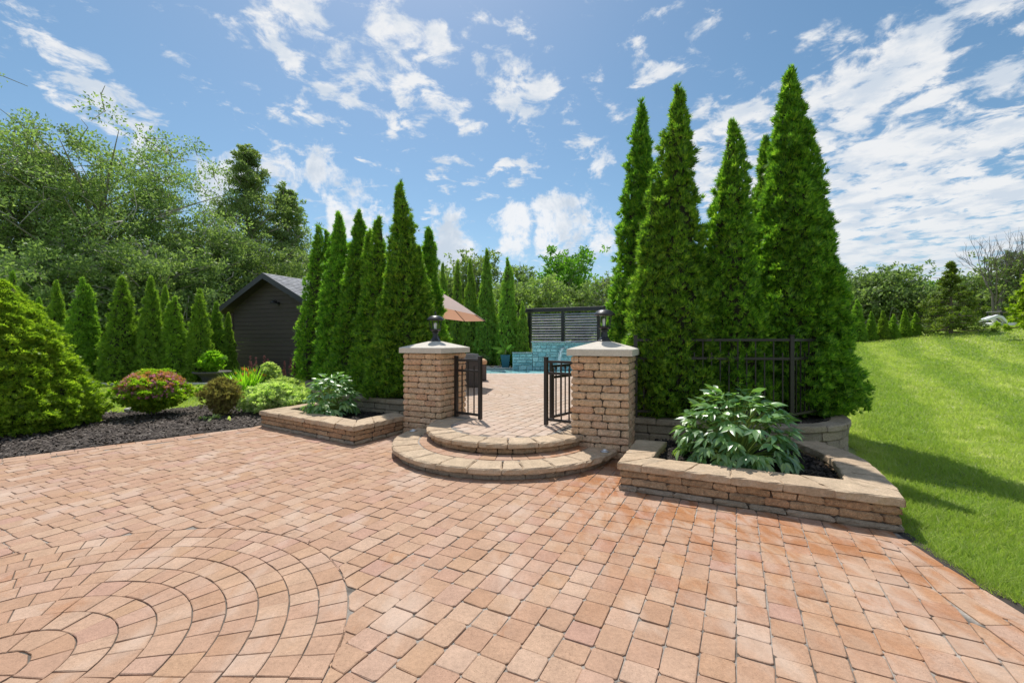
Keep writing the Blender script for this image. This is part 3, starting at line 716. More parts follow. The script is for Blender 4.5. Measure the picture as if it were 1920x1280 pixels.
def lantern(c, label, ang):
    t = thing('post_lantern', (c[0], c[1], 1.55), label, 'lantern', 'post lanterns on the pillar caps')
    z = 1.551; B = M['black']; x, y = c; n = 8
    MB().lathe([(.098, 0), (.098, .012), (.082, .022), (.078, .036), (.055, .06), (.046, .10), (.044, .135), (.062, .148), (.062, .16)], (x, y, z), n).build('base', B, t, smooth=False)
    MB().lathe([(.04, .16), (.085, .185), (.092, .205), (.086, .212)], (x, y, z), n).build('lamp_tray', B, t)
    for k in range(6):
        a_ = ang + k * math.pi / 3; p = lambda r, h: (x + r * math.cos(a_), y + r * math.sin(a_), z + h)
        MB().tube([p(.083, .208), p(.094, .30), p(.108, .368)], .0065, 5).build('lamp_bar', B, t)
    MB().lathe([(.022, .205), (.024, .23), (.026, .31), (.012, .325)], (x, y, z), 10).build('bulb', M['glass_bulb'], t, smooth=True)
    rf = MB().lathe([(.125, .362), (.150, .368), (.152, .378), (.135, .392), (.118, .418), (.085, .436), (.045, .446), (.020, .450)], (x, y, z), 16).build('lamp_roof', B, t, smooth=True)
    MB().lathe([(.022, .448), (.010, .460), (.016, .478), (.022, .488), (.014, .498), (.006, .505), (.003, .520)], (x, y, z), 8).build('finial', B, rf, smooth=True)
lantern(ctrL, 'black post lantern on the left pillar cap, beside the umbrella', .2)
lantern(ctrR, 'black post lantern on the right pillar cap, against the tall trees', .5)
for (x, y), lab in (((-1.55, 6.92), 'small round steel step light at the foot of the left pillar'), ((1.185, 5.63), 'small round steel step light at the foot of the right pillar')):
    t = thing('step_light', (x, y, .145), lab, 'step light', 'step lights')
    MB().lathe([(.058, .1465), (.062, .152), (.052, .160), (.040, .157), (.038, .153)], (x, y, 0), 16).build('rim', M['chrome'], t, smooth=True)
    MB().lathe([(.026, .154), (.028, .164), (.020, .172), (.004, .174)], (x, y, 0), 12).build('lens', M['white'], t, smooth=True)

# ------------------------------------------------------------------ fences and gates
def bar(name, parent, a_, b_, w, d, mat=None):
    a_, b_ = Vector(a_), Vector(b_); dv = b_ - a_; ln = dv.length; c = (a_ + b_) / 2
    if abs(dv.z) > .9 * ln: V, F = bevbox(w, d, ln, .003); rz = FENCE_RZ
    else: V, F = bevbox(ln, d, w, .003); rz = math.atan2(dv.y, dv.x)
    me = mesh(name, V, F, mat or M['metal']); return link(name, me, parent, c, (0, 0, rz))
FENCE_RZ = 0
def fence_panel(parent, A, B, z0, z1, npick, posts=(1, 1), rail=.038, pw=.05, mid=None, bottom=.06, spear=False, ptop=None):
    global FENCE_RZ
    A, B = np.array(A, float), np.array(B, float); FENCE_RZ = math.atan2(B[1] - A[1], B[0] - A[0])
    for f, p in zip(posts, (A, B)):
        if f:
            o = bar('post', parent, (*p, z0), (*p, z1 + .03), pw, pw)
            V, F = bevbox(pw + .008, pw + .008, .012, .003); link('post_cap', mesh('post_cap', V, F, M['metal']), o, Vector((*p, z1 + .036)), (0, 0, 0))
    mid = mid if mid is not None else z1 - .20
    for z in (z1 - .03, mid, z0 + bottom): bar('rail', parent, (*A, z), (*B, z), rail, .03)
    for k in range(npick):
        f = (k + 1) / (npick + 1); p = A + (B - A) * f; o = None
        zt = z1 - .05 if k % 2 else (mid + .085)
        b_ = bar('picket', parent, (*p, z0 + bottom - .0), (*p, zt), .016, .016)
        if spear and not k % 2:
            MB().lathe([(.009, zt - .005), (.009, zt + .02), (.020, zt + .045), (.012, zt + .075), (.001, zt + .10)], (p[0], p[1], 0), 6).build('spear_tip', M['metal'], b_)
t = thing('side_gate_panel', (-.92, 7.37, .29), 'short black metal gate panel fixed to the left pillar', 'gate panel', 'gate panels at the pillars')
fence_panel(t, (-.93, 7.36), (-.51, 7.06), .30, 1.27, 3, bottom=.07, pw=.052)
t = thing('side_gate_panel', (.93, 6.30, .29), 'short black metal gate panel fixed to the right pillar', 'gate panel', 'gate panels at the pillars')
fence_panel(t, (.51, 6.59), (.93, 6.29), .30, 1.28, 3, bottom=.09, pw=.052)
t = thing('garden_gate', (.57, 6.68, .29), 'black metal garden gate swung open behind the right panel', 'gate')
fence_panel(t, (.60, 6.75), (1.28, 7.62), .34, 1.20, 7, bottom=.05, pw=.04, spear=True)
t = thing('metal_fence', (1.88, 6.5, .45), 'black metal fence with branches growing through, right of the gate', 'fence', 'black fences in the raised beds')
fence_panel(t, (1.80, 6.42), (3.86, 6.08), .44, 1.60, 17, bottom=.10, mid=1.31)
fence_panel(t, (3.86, 6.08), (4.7, 6.62), .44, 1.60, 7, posts=(0, 1), bottom=.10, mid=1.31)
t = thing('metal_fence', (-1.9, 8.6, .45), 'black metal fence running back through the left row of arborvitae', 'fence', 'black fences in the raised beds')
LF = [(-1.55, 9.2), (-2.75, 10.1), (-3.75, 11.25), (-5.15, 11.7), (-5.85, 13.4)]
for i in range(4): fence_panel(t, LF[i], LF[i + 1], .44, 1.62, 14, posts=(i == 0, 1), bottom=.10)

# ------------------------------------------------------------------ foliage generators
def fans(P, Nn, Lr, blades, wid, g, up=.7, spread=.75, droop=0.0, outw=.7, rnd_=.45):
    """little fans of leaf blades: P base points, Nn outward directions"""
    n = len(P); up_v = np.array([0, 0, 1.0])
    ax = Nn * outw + up_v * up + g.normal(0, rnd_, (n, 3)); ax /= np.linalg.norm(ax, axis=1)[:, None]
    sd_ = np.cross(ax, g.normal(0, 1, (n, 3)) * .8 + Nn * .6); sd_ /= np.linalg.norm(sd_, axis=1)[:, None] + 1e-9
    Lv = g.uniform(Lr[0], Lr[1], n)[:, None]; out = []
    nrm = np.cross(ax, sd_)
    for k in range(blades):
        th = (k / (blades - 1) - .5) * 2 * spread if blades > 1 else 0
        d = ax * math.cos(th) + sd_ * math.sin(th) + nrm * g.normal(0, .18, (n, 1)); w = (-ax * math.sin(th) + sd_ * math.cos(th)) * wid * Lv
        b0 = P + d * Lv * .08; tip = P + d * Lv * (1 - .25 * abs(th))
        if droop: tip = tip - up_v * droop * Lv
        out.append(np.stack([b0 - w * .85, tip, b0 + w * .85], 1))
    Q = np.concatenate(out, 0); return Q.reshape(-1, 3)
def quads_mesh(name, V, mat, core=None):
    n = len(V) // 3; F = np.arange(n * 3).reshape(n, 3)
    if core is not None:
        cv, cf = core; cf = np.asarray(cf) + len(V); F = np.concatenate([F, cf[:, [0, 1, 2]], cf[:, [0, 2, 3]]]); V = np.concatenate([V, cv])
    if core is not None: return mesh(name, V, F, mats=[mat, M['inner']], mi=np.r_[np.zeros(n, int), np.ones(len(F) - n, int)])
    return mesh(name, V, F, mat)
def cone_profile(t): # t 0 base .. 1 tip
    return np.minimum(1, (t + .02) / .10 * .5 + .62) * np.clip(1 - t, 0, 1) ** .80
def arb_mesh(stems, n, Lr, blades, seed, mat, wid=.17, lump=.16, up=.75, prof=cone_profile, leader=True, clump=.17, core=.66):
    """stems: list of (dx,dy,height,radius)"""
    g = np.random.default_rng(seed); Vs = []; cvs = []; cfs = []; off = 0
    wsum = sum(h * r for _, _, h, r in stems)
    for si, (dx, dy, H, Rr) in enumerate(stems):
        m = int(n * H * Rr / wsum); t = g.random(m * 3); keep = g.random(m * 3) < prof(t) + .10; t = t[keep][:m]; m = len(t)
        th = g.random(m) * 2 * math.pi
        base = np.c_[np.cos(th), np.sin(th), t * H / Rr * .6]
        nz = pnoise(base * np.array([1, 1, 1.0]) * 2.0, 2.6, seed + si, 3)
        nz2 = pnoise(np.c_[np.cos(th), np.sin(th), t * H * 2.2] * 3, 3.4, seed + 50 + si, 2)
        lean = g.normal(0, .02, 2)
        r = Rr * prof(t) * (1 + lump * nz + lump * .8 * nz2) * (1 - .12 * g.random(m) ** 2.2)
        Kc = int(max(30, 3.2 * H * Rr / clump ** 2 * 1.0)); tc_ = g.random(Kc * 3); tc_ = tc_[g.random(Kc * 3) < prof(tc_) + .06][:Kc]; Kc = len(tc_); thc = g.random(Kc) * 2 * math.pi
        rb = Rr * prof(t); rc = Rr * prof(tc_); A = np.c_[rb * np.cos(th), rb * np.sin(th), t * H].astype(np.float32); B = np.c_[rc * np.cos(thc), rc * np.sin(thc), tc_ * H].astype(np.float32)
        hc = g.uniform(.35, 1.15, Kc); bumpv = np.empty(m)
        for c0 in range(0, m, 4000):
            dd_ = ((A[c0:c0 + 4000, None, :] - B[None]) * np.array([1, 1, 1.25], np.float32)); dd_ = np.sqrt((dd_ ** 2).sum(2)); bumpv[c0:c0 + 4000] = (np.maximum(0, 1 - dd_ / (clump * 1.15)) * hc).max(1)
        r = r * (1 - (.16 if core > .5 else .5) * g.random(m) ** (3 if core > .5 else 1.6)) + clump * 1.0 * (bumpv - .45) * np.clip(r / (.25 * Rr + .01), 0, 1)
        wob = .05 * np.sin(t * 6 + seed)
        P = np.c_[dx + lean[0] * t * H + wob * t + r * np.cos(th), dy + r * np.sin(th), t * H * .985 + .03]
        Nn = np.c_[np.cos(th), np.sin(th), np.full(m, .15)]
        s = fans(P, Nn, Lr, blades, wid, g, up=up); Vs.append(s)
        if leader:
            ml = 130; tl = g.random(ml); P2 = np.c_[dx + lean[0] * H + g.normal(0, .016, ml), dy + g.normal(0, .016, ml), H * (.93 + .075 * tl)]
            Vs.append(fans(P2, g.normal(0, .3, (ml, 3)), Lr, max(2, blades - 1), wid * .7, g, up=1.3, spread=.3))
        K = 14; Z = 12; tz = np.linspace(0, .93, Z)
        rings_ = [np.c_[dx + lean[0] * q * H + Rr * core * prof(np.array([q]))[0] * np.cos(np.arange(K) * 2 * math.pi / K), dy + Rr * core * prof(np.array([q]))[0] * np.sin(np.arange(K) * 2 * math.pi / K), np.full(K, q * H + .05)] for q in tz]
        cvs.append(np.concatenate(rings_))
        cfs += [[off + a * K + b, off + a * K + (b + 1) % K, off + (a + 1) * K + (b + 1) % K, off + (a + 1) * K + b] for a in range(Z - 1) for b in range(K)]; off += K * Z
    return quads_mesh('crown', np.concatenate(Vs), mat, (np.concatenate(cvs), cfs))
def trunk_obj(parent, x, y, z, h, r, mat=None):
    MB().tube([(x, y, z - .05), (x + .02, y, z + h * .5), (x, y, z + h)], [r, r * .8, r * .4], 7).build('trunk', mat or M['bark'], parent)
def arb(px, d, H, Rr, label, group, n, Lr, blades, seed, z0=.40, stems=None, mat='arb', share=None, sc=(1, 1, 1), rz=0, lump=.16, wid=.16, x=None):
    x = (px - 960) / 826 * d if x is None else x
    t = thing('arborvitae', (x, d, z0), label, 'arborvitae', group)
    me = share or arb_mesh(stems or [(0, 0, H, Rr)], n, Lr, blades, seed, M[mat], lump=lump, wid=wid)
    c = link('crown', me, t, (x, d, z0)); c.scale = sc; c.rotation_euler = (0, 0, rz)
    trunk_obj(t, x, d, z0, H * .35, .06)
    return t
GR = 'tall arborvitae in the raised right bed'
arb(1196, 8.7, 5.85, .78, 'tall arborvitae standing farthest left in the right bed, just behind the lantern', GR, 15000, (.07, .14), 5, 101, lump=.14, stems=[(0, 0, 5.85, .72), (.22, -.2, 5.1, .45)])
arb(1256, 6.8, 5.05, .74, 'second tallest arborvitae, slender and second from the left in the right bed', GR, 21000, (.055, .115), 5, 102, stems=[(0, 0, 5.05, .74), (-.30, -.1, 3.5, .48), (.3, 0, 2.6, .5)])
arb(1364, 6.75, 4.50, .66, 'shorter middle arborvitae of the right bed with sky gaps on both sides', GR, 19000, (.055, .115), 5, 103, stems=[(0, 0, 4.5, .64), (.22, .25, 2.8, .5), (-.3, 0, 2.3, .45)])
arb(1440, 8.3, 4.95, .62, 'arborvitae half hidden behind the tallest one in the right bed', GR, 11000, (.07, .14), 5, 104)
arb(1478, 7.05, 5.50, .92, 'tallest and widest arborvitae at the lawn end of the right bed', GR, 38000, (.055, .115), 5, 105, stems=[(0, 0, 5.5, .86), (.36, -.05, 3.6, .66), (-.35, .12, 3.1, .48)])
GL = 'arborvitae row in the raised left bed'
for (px, d, H, Rr, lab, st_) in [
    (599, 13.0, 4.55, .62, 'arborvitae at the far end of the left bed beside the shed, with two tips', [(-.05, 0, 4.55, .66), (.22, .1, 4.4, .50)]),
    (628, 12.0, 4.05, .50, 'low narrow arborvitae second from the shed in the left bed', None),
    (644, 11.2, 4.40, .60, 'slim pointed arborvitae third from the shed in the left bed', None),
    (676, 10.4, 4.20, .64, 'arborvitae fourth from the shed in the left bed, second tallest there', None),
    (709, 9.75, 3.85, .62, 'shorter arborvitae just left of the tallest one in the left bed', [(0, 0, 3.85, .64), (-.18, .1, 3.6, .46)]),
    (758, 9.1, 4.40, .68, 'tallest arborvitae in the left bed, behind the left pillar', [(0, 0, 4.4, .66), (.28, .1, 3.1, .46), (-.26, -.15, 2.3, .56)]),
    (801, 10.2, 3.75, .48, 'narrow arborvitae with a bare leader right behind the left pillar lantern', None)]:
    arb(px, d, H, Rr * 1.14, lab, GL, int(15000 * (1.4 if H > 4.38 and d < 10 else .75)), (.07, .12), 4, int(px), stems=st_)
# far rows share a few crowns
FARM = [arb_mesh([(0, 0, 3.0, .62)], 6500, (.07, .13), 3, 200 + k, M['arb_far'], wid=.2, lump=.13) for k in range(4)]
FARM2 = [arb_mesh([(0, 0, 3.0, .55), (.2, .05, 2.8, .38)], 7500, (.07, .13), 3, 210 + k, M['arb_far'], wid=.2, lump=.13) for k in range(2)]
def far_arb(px, d, ytop, half, lab, group, k, two=False, z0=None):
    x = (px - 960) / 826 * d
    z0 = float(ground_z(x, d)) + .03 if z0 is None else z0
    H = 1.55 + (640 - ytop) * d / 826 - z0; rr = half / 826 * d; me = (FARM2[k % 2] if two else FARM[k % 4])
    t = thing('arborvitae', (x, d, z0), lab, 'arborvitae', group); c = link('crown', me, t, (x, d, z0))
    s = rr / (.60 if two else .62); c.scale = (s, s, H / 3.0); c.rotation_euler = (0, 0, k * 1.7)
    trunk_obj(t, x, d, z0, H * .3, .05)
G1 = 'arborvitae hedge row behind the left lawn'
far_arb(28, 17.4, 512, 28, 'arborvitae tip showing above the big round spruce at the left edge', G1, 0)
far_arb(72, 17.3, 560, 22, 'small arborvitae mostly hidden behind the big round spruce', G1, 1)
far_arb(105, 17.2, 529, 27, 'slim arborvitae directly right of the big round spruce', G1, 2)
far_arb(154, 16.4, 524, 36, 'two-tipped arborvitae second to the right of the round spruce', G1, 0, True)
far_arb(229, 16.4, 522, 39, 'widest two-tipped arborvitae behind the pink flowering shrub', G1, 1, True)
far_arb(284, 16.6, 522, 30, 'sharp single-tipped arborvitae right of the widest one in the hedge row', G1, 3)
far_arb(309, 18.4, 538, 22, 'thin arborvitae standing one row back behind the hedge row', G1, 1)
far_arb(329, 16.8, 558, 30, 'low broad arborvitae to the left of the bowl planter', G1, 2, True)
far_arb(374, 16.9, 544, 30, 'two-tipped arborvitae behind the bowl planter', G1, 3, True)
far_arb(409, 18.0, 568, 22, 'arborvitae close to the shed, behind the bowl planter plant', G1, 0)
far_arb(428, 18.4, 588, 17, 'shortest arborvitae tucked against the left corner of the shed', G1, 1)
G2 = 'arborvitae row behind the pool'
for i, (px, yt, hw, d, two, lab) in enumerate([(833, 496, 19, 23.6, 0, 'arborvitae behind the pool, first from the left above the umbrella'), (858, 492, 20, 23.2, 1, 'twin-tipped arborvitae behind the pool, second from left'),
        (881, 489, 21, 22.8, 0, 'arborvitae behind the pool just left of the umbrella tip'), (912, 472, 25, 22.3, 0, 'tallest arborvitae behind the pool, right of the umbrella tip'),
        (951, 487, 27, 22.0, 1, 'broad double-tipped arborvitae behind the teal pot'), (980, 568, 17, 21.6, 0, 'short young arborvitae left of the slatted screen'), (808, 505, 20, 24, 0, 'arborvitae behind the pool hidden partly by the left bed trees')]):
    far_arb(px, d, yt, hw, lab, G2, i, bool(two), .25)
G3 = 'small arborvitae along the far lawn'
for i, (px, yt, yb, hw, two, lab) in enumerate([(1606, 563, 648, 17, 1, 'largest arborvitae of the far lawn row, nearest to the tall trees'), (1634, 585, 646, 11, 0, 'second arborvitae of the far lawn row from the left'),
        (1655, 583, 645, 12, 0, 'third arborvitae of the far lawn row from the left'), (1674, 590, 644, 12, 0, 'fourth arborvitae of the far lawn row, the lowest'),
        (1697, 580, 642, 11, 0, 'fifth arborvitae of the far lawn row from the left'), (1717, 587, 641, 11, 0, 'last arborvitae of the far lawn row, beside the open spruce')]):
    d = 30.0; x = (px - 960) / 826 * d; far_arb(px, d, yt, hw * 1.1, lab, G3, i, bool(two), z0=1.55 - (yb - 640) * d / 826)

# big dwarf spruce, left edge
def dome_prof(t): return np.minimum(1, (t + .05) / .14 * .2 + .80) * np.clip(1 - t, 0, 1) ** .72
x, y = -8.95, 7.75
t = thing('dwarf_spruce', (x, y, 0), 'huge rounded bright green dwarf spruce at the left edge of the patio', 'spruce')
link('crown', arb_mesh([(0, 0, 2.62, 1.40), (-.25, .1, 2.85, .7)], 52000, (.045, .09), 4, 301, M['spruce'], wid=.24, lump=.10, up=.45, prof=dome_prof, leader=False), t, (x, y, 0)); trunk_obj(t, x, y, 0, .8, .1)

# shrubs of the mulched bed
MB_P = arr((-14, 0), (-8.75, 3.9), (-6.82, 5.86), (-4.62, 8.2), (-4.2, 9.2), (-4.9, 10.6), (-5.6, 12.0), (-6.8, 12.3), (-7.7, 10.2), (-8.6, 9.7), (-9.6, 9.3), (-11.5, 9.6), (-14, 8.5))
tag(link('mulch_bed', mesh('mulch_bed', np.c_[MB_P, np.full(len(MB_P), -.008)], [tuple(range(len(MB_P)))], M['mulch'])), 'mulched shrub bed beside the patio', kind='structure')
def chips(name, P, z, n, mat, label, g, zvar=.015, size=(.02, .05), test=None, bias=None):
    lo, hi = P.min(0), P.max(0); x = g.uniform(lo[0], hi[0], n * 3); y = g.uniform(lo[1], hi[1], n * 3); k = in_poly(x, y, P)
    if test is not None: k &= test(x, y)
    x, y = x[k][:n], y[k][:n]; m = len(x); l = g.uniform(size[0], size[1], m)[:, None]; w = l * g.uniform(.25, .5, (m, 1)); a_ = g.random(m) * 6.28
    d = np.c_[np.cos(a_), np.sin(a_), g.normal(0, .35, m)]; s = np.c_[-np.sin(a_), np.cos(a_), g.normal(0, .35, m)]; c = np.c_[x, y, z + g.random(m) * zvar + .004]
    V = np.stack([c - d * l / 2 - s * w / 2, c + d * l / 2 - s * w / 2, c + d * l / 2 + s * w / 2, c - d * l / 2 + s * w / 2, c + np.array([0, 0, 1.0]) * w * .5 + d * l * .1], 1)
    b = (np.arange(m) * 5)[:, None]; F = np.concatenate([b + np.array([0, 1, 4]), b + np.array([1, 2, 4]), b + np.array([2, 3, 4]), b + np.array([3, 0, 4])])
    return tag(link(name, mesh(name, V.reshape(-1, 3), F, mat)), label, 'mulch', kind='stuff')
chips('mulch', MB_P, -.008, 26000, M['chip'], 'shredded dark mulch of the shrub bed', np.random.default_rng(9), .03, (.025, .07), lambda x, y: (y > 3.5) & (x > -11))
def shrub(name, x, y, prof, Rr, H, n, Lr, mat, label, cat, seed, blades=4, wid=.22, z0=0.0, extra=(), stretch=(1, 1), trunks=5, up=.5, core=True):
    t = thing(name, (x, y, z0), label, cat)
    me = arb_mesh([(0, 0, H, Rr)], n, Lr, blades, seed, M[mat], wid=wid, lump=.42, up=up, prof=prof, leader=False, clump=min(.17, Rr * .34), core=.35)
    c = link('foliage', me, t, (x, y, z0)); c.scale = (stretch[0], stretch[1], 1)
    g = np.random.default_rng(seed)
    b = MB()
    for k in range(trunks):
        a_ = k * 6.28 / trunks; b.tube([(x + .05 * math.cos(a_), y + .05 * math.sin(a_), z0 - .02), (x + .45 * Rr * math.cos(a_), y + .45 * Rr * math.sin(a_), z0 + H * .5)], [.014, .006], 5)
    b.build('stem', M['bark'], t)
    for (nm, mt, cnt, tr, sz) in extra:
        tt = g.uniform(*tr, cnt); th = g.random(cnt) * 6.28; r = Rr * prof(tt) * (1.05 + g.normal(0, .06, cnt))
        P = np.c_[r * np.cos(th) * stretch[0], r * np.sin(th) * stretch[1], tt * H]; Nn = np.c_[np.cos(th), np.sin(th), tt * 2]
        V = fans(P, Nn, sz, 5, .35, g, up=.9, spread=1.3)
        tag(link(nm, quads_mesh(nm, V, M[mt]), t, (x, y, z0)), kind='stuff')
    return t
ball = lambda t: np.sqrt(np.clip(1 - ((t - .52) / .50) ** 2, 0, 1)) * .95 + .03
lowball = lambda t: np.sqrt(np.clip(1 - ((t - .40) / .60) ** 2, 0, 1))
vase = lambda t: (.38 + .62 * np.clip(t / .55, 0, 1)) * np.sqrt(np.clip(1 - ((t - .3) / .7) ** 2, 0, 1)) * 1.05
shrub('spirea', -7.50, 9.20, ball, .53, .88, 6500, (.05, .10), 'spirea', 'round spirea shrub with pink flowers and orange tinged top', 'shrub', 401, 4, .32, z0=.04,
      extra=(('flower', 'pink', 900, (.42, .95), (.03, .06)), ('new_leaf', 'rust', 1100, (.62, 1.0), (.03, .06))))
shrub('barberry', -6.08, 9.25, vase, .34, .74, 2300, (.05, .12), 'bronze', 'small upright shrub with bronze and yellow-green leaves', 'shrub', 402, 4, .16, trunks=14, up=1.1)
shrub('variegated_dogwood', -5.20, 9.75, lowball, .62, .58, 5500, (.06, .12), 'varieg', 'spreading shrub with cream variegated leaves beside the left planter', 'shrub', 403, 4, .34, stretch=(1.1, .8))
shrub('variegated_dogwood', -5.55, 10.6, lowball, .45, .62, 2800, (.06, .12), 'varieg', 'smaller cream variegated shrub behind the spreading one', 'shrub', 404, 4, .34)
shrub('flowering_shrub', -6.65, 12.0, vase, .27, .95, 1500, (.06, .10), 'varieg', 'upright pale-leaved shrub in front of the shed with purple plumes beside it', 'shrub', 405, 4, .3)
def blades_plant(x, y, n, Lr, mat, name, label, cat, seed, flowers=0, w=.02, arch=.5, z0=0.0, fm='orange'):
    g = np.random.default_rng(seed); t = thing(name, (x, y, z0), label, cat); b = MB()
    for k in range(n):
        a_ = g.random() * 6.28; l = g.uniform(*Lr); o = g.normal(0, .12, 2); ar = arch * g.uniform(.5, 1.3); d = np.array([math.cos(a_), math.sin(a_)]); s = np.array([-d[1], d[0]]) * w
        pts = []
        for q in np.linspace(0, 1, 5):
            r = q * l * ar; z = l * (q - .55 * q * q * ar); pts.append(np.array([o[0] + d[0] * r, o[1] + d[1] * r, z]))
        V = []
        for q, p in zip((.7, 1, .8, .5, .02), pts): V += [p - np.array([*s, 0]) * q, p + np.array([*s, 0]) * q]
        b.add(np.array(V) + np.array([x, y, z0]), [(2 * i, 2 * i + 1, 2 * i + 3, 2 * i + 2) for i in range(4)])
    tag(b.build('foliage', M[mat], t), kind='stuff')
    if flowers:
        P = np.c_[g.normal(0, .22, flowers), g.normal(0, .16, flowers), g.uniform(.55, .85, flowers)]
        V = fans(P, np.tile([0, 0, 1.0], (flowers, 1)), (.06, .10), 6, .28, g, up=.5, spread=2.2)
        tag(link('flower', quads_mesh('flower', V, M[fm]), t, (x, y, z0)), kind='stuff')
    return t
blades_plant(-6.95, 11.6, 260, (.75, 1.15), 'lily', 'daylily', 'clump of daylilies with orange flowers in front of the shed', 'daylily', 501, 30)
for (x, y, lab) in ((-7.15, 12.4, 'purple plume astilbe left of the upright pale shrub'), (-6.15, 12.2, 'purple plume astilbe right of the upright pale shrub')):
    t = thing('astilbe', (x, y, 0), lab, 'flowering plant'); g = np.random.default_rng(int(-x * 100)); b = MB(); Vs = []
    for k in range(5 if x < -7 else 3):
        xx, yy, h = x + g.normal(0, .13), y + g.normal(0, .1), g.uniform(.85, 1.12); b.tube([(x, y, 0), (xx, yy, h * .6), (xx, yy, h)], [.006, .005, .003], 4)
        P = np.c_[np.full(90, xx - x), np.full(90, yy - y), g.uniform(h * .62, h * 1.02, 90)]; P[:, :2] += g.normal(0, .022, (90, 2)) * (1.05 - P[:, 2:] / h)[:, :1] * 3
        Vs.append(fans(P, g.normal(0, 1, (90, 3)), (.02, .045), 3, .4, g, up=.5))
    b.build('stem', M['bark'], t); tag(link('plume', quads_mesh('plume', np.concatenate(Vs), M['plume']), t, (x, y, 0)), kind='stuff')
blades_plant(-6.0, 8.85, 26, (.10, .16), 'varieg', 'hosta', 'tiny white-edged hosta under the bronze shrub', 'hosta', 503, 0, .03, .9)
for (x, y, lab) in ((-8.35, 9.75, 'pale flat stone at the lawn edge left of the pink shrub'),):
    g = np.random.default_rng(2); th = np.sort(g.random(9) * 6.28); P = np.array([x, y]) + np.c_[np.cos(th) * .2, np.sin(th) * .13]
    V, F = prism_np(P, 0, .09, .025, .006, g); o = piece('edging_stone', (V, F), M['pebble'], None); tag(o, lab, 'stone')
# pale edging strip in front of the hedge row
tt = thing('bed_edging', (-15, 15.8, 0), 'low pale edging strip along the foot of the hedge row', 'edging')
for i in range(22):
    x0 = -19.2 + i * .42; V, F = bevbox(.41, .08, .09, .01); link('edging_block', mesh('edging_block', V, F, M['pebble']), tt, (x0, 15.75 + .05 * math.sin(i * .4), .03), (0, 0, .03 * math.cos(i)))

# bowl planter on the lawn
x, y = -11.3, 16.6
bowl = thing('bowl_planter', (x, y, 0), 'wide dark bowl planter on the lawn in front of the hedge', 'planter')
MB().lathe([(.26, -.02), (.30, .03), (.34, .18), (.46, .31), (.60, .36), (.64, .40), (.62, .43), (.55, .42), (.50, .38)], (x, y, 0), 24).build('bowl', mat_plain('weathered_dark_stone', (.10, .09, .085), .8, nz=.3), bowl, smooth=True)
MB().lathe([(.53, .37), (.53, .375)], (x, y, 0), 20).build('soil', M['mulch'], bowl)
t = shrub('potted_shrub', x + .0, y, vase, .36, .74, 420, (.12, .22), 'lily', 'bright lime green leafy plant growing in the bowl planter', 'plant', 410, 4, .36, z0=.37)

# ------------------------------------------------------------------ peonies: each leaf an object
def leaf_mesh(name, l, w, bend, seed):
    prof = [0, .55, .95, 1.0, .72, .36, 0]; V = []; n = len(prof)
    for i, q in enumerate(prof):
        s = i / (n - 1); z = -bend * l * s * s; 
        V += [(s * l, -w * q, z + .18 * w * q), (s * l, 0, z), (s * l, w * q, z + .18 * w * q)]
    F = []
    for i in range(n - 1):
        a_ = i * 3; F += [(a_, a_ + 3, a_ + 4, a_ + 1), (a_ + 1, a_ + 4, a_ + 5, a_ + 2)]
    return mesh(name, V, F, M['peony'], smooth=True)
PLEAF = [leaf_mesh('leaf', .148, .026, .22, 0), leaf_mesh('leaf', .130, .023, .12, 1), leaf_mesh('leaf', .115, .025, .42, 2), leaf_mesh('leaf', .160, .027, .34, 3)]
def peony(x, y, z0, Rr, H, nclus, label, seed, nobj, sc=1.0):
    g = np.random.default_rng(seed); t = thing('peony', (x, y, z0), label, 'peony', 'peonies in the stone planters'); items = []; stems = MB()
    for k in range(nclus):
        el = math.asin(g.uniform(-.10, .98)); az = g.random() * 6.28
        rr = g.uniform(.72, 1.0)
        c = np.array([math.cos(az) * math.cos(el) * Rr * rr, math.sin(az) * math.cos(el) * Rr * rr, .16 * H + max(-.05, math.sin(el)) * H * .80 * rr])
        if k % 2 == 0:
            stems.tube([(x + c[0] * .08, y + c[1] * .08, z0), (x + c[0] * .55, y + c[1] * .55, z0 + c[2] * .75), (x + c[0], y + c[1], z0 + c[2])], [.007, .005, .003], 4)
        outd = np.array([math.cos(az), math.sin(az), -.75 + 1.35 * math.sin(max(el, 0))]); outd /= np.linalg.norm(outd)
        nl = g.integers(3, 6)
        for j in range(nl):
            th = (j - (nl - 1) / 2) * .62 + g.normal(0, .12)
            side = np.array([-math.sin(az), math.cos(az), 0]); d = outd * math.cos(th) + side * math.sin(th) + g.normal(0, .14, 3); d[2] -= .12 * abs(th); d /= np.linalg.norm(d)
            upv = np.array([0, 0, 1.0]) * .9 + np.array([math.cos(az), math.sin(az), 0]) * .5 + g.normal(0, .25, 3); yv = np.cross(upv, d); yv /= np.linalg.norm(yv) + 1e-9; zv = np.cross(d, yv)
            Mx = Matrix(((d[0], yv[0], zv[0]), (d[1], yv[1], zv[1]), (d[2], yv[2], zv[2])))
            P = np.array([x, y, z0]) + c + d * .012; items.append((P, Mx, g.integers(4), g.uniform(.75, 1.15) * sc))
    items.sort(key=lambda it: it[0][1] - it[0][2] * 1.2)
    stems.build('stem', M['peony_stem'], t); rest = MB()
    for i, (P, Mx, k, s) in enumerate(items):
        if i < nobj:
            o = link('leaf', PLEAF[k], t, P, Mx.to_euler()); o.scale = (s, s, s)
        else:
            me = PLEAF[k]; V = np.array([v.co[:] for v in me.vertices]) * s @ np.array(Mx).T + P; rest.add(V, [tuple(p.vertices) for p in me.polygons])
    if rest.V: tag(rest.build('leaf', M['peony'], t), kind='stuff')
def arr_poly(P): return P
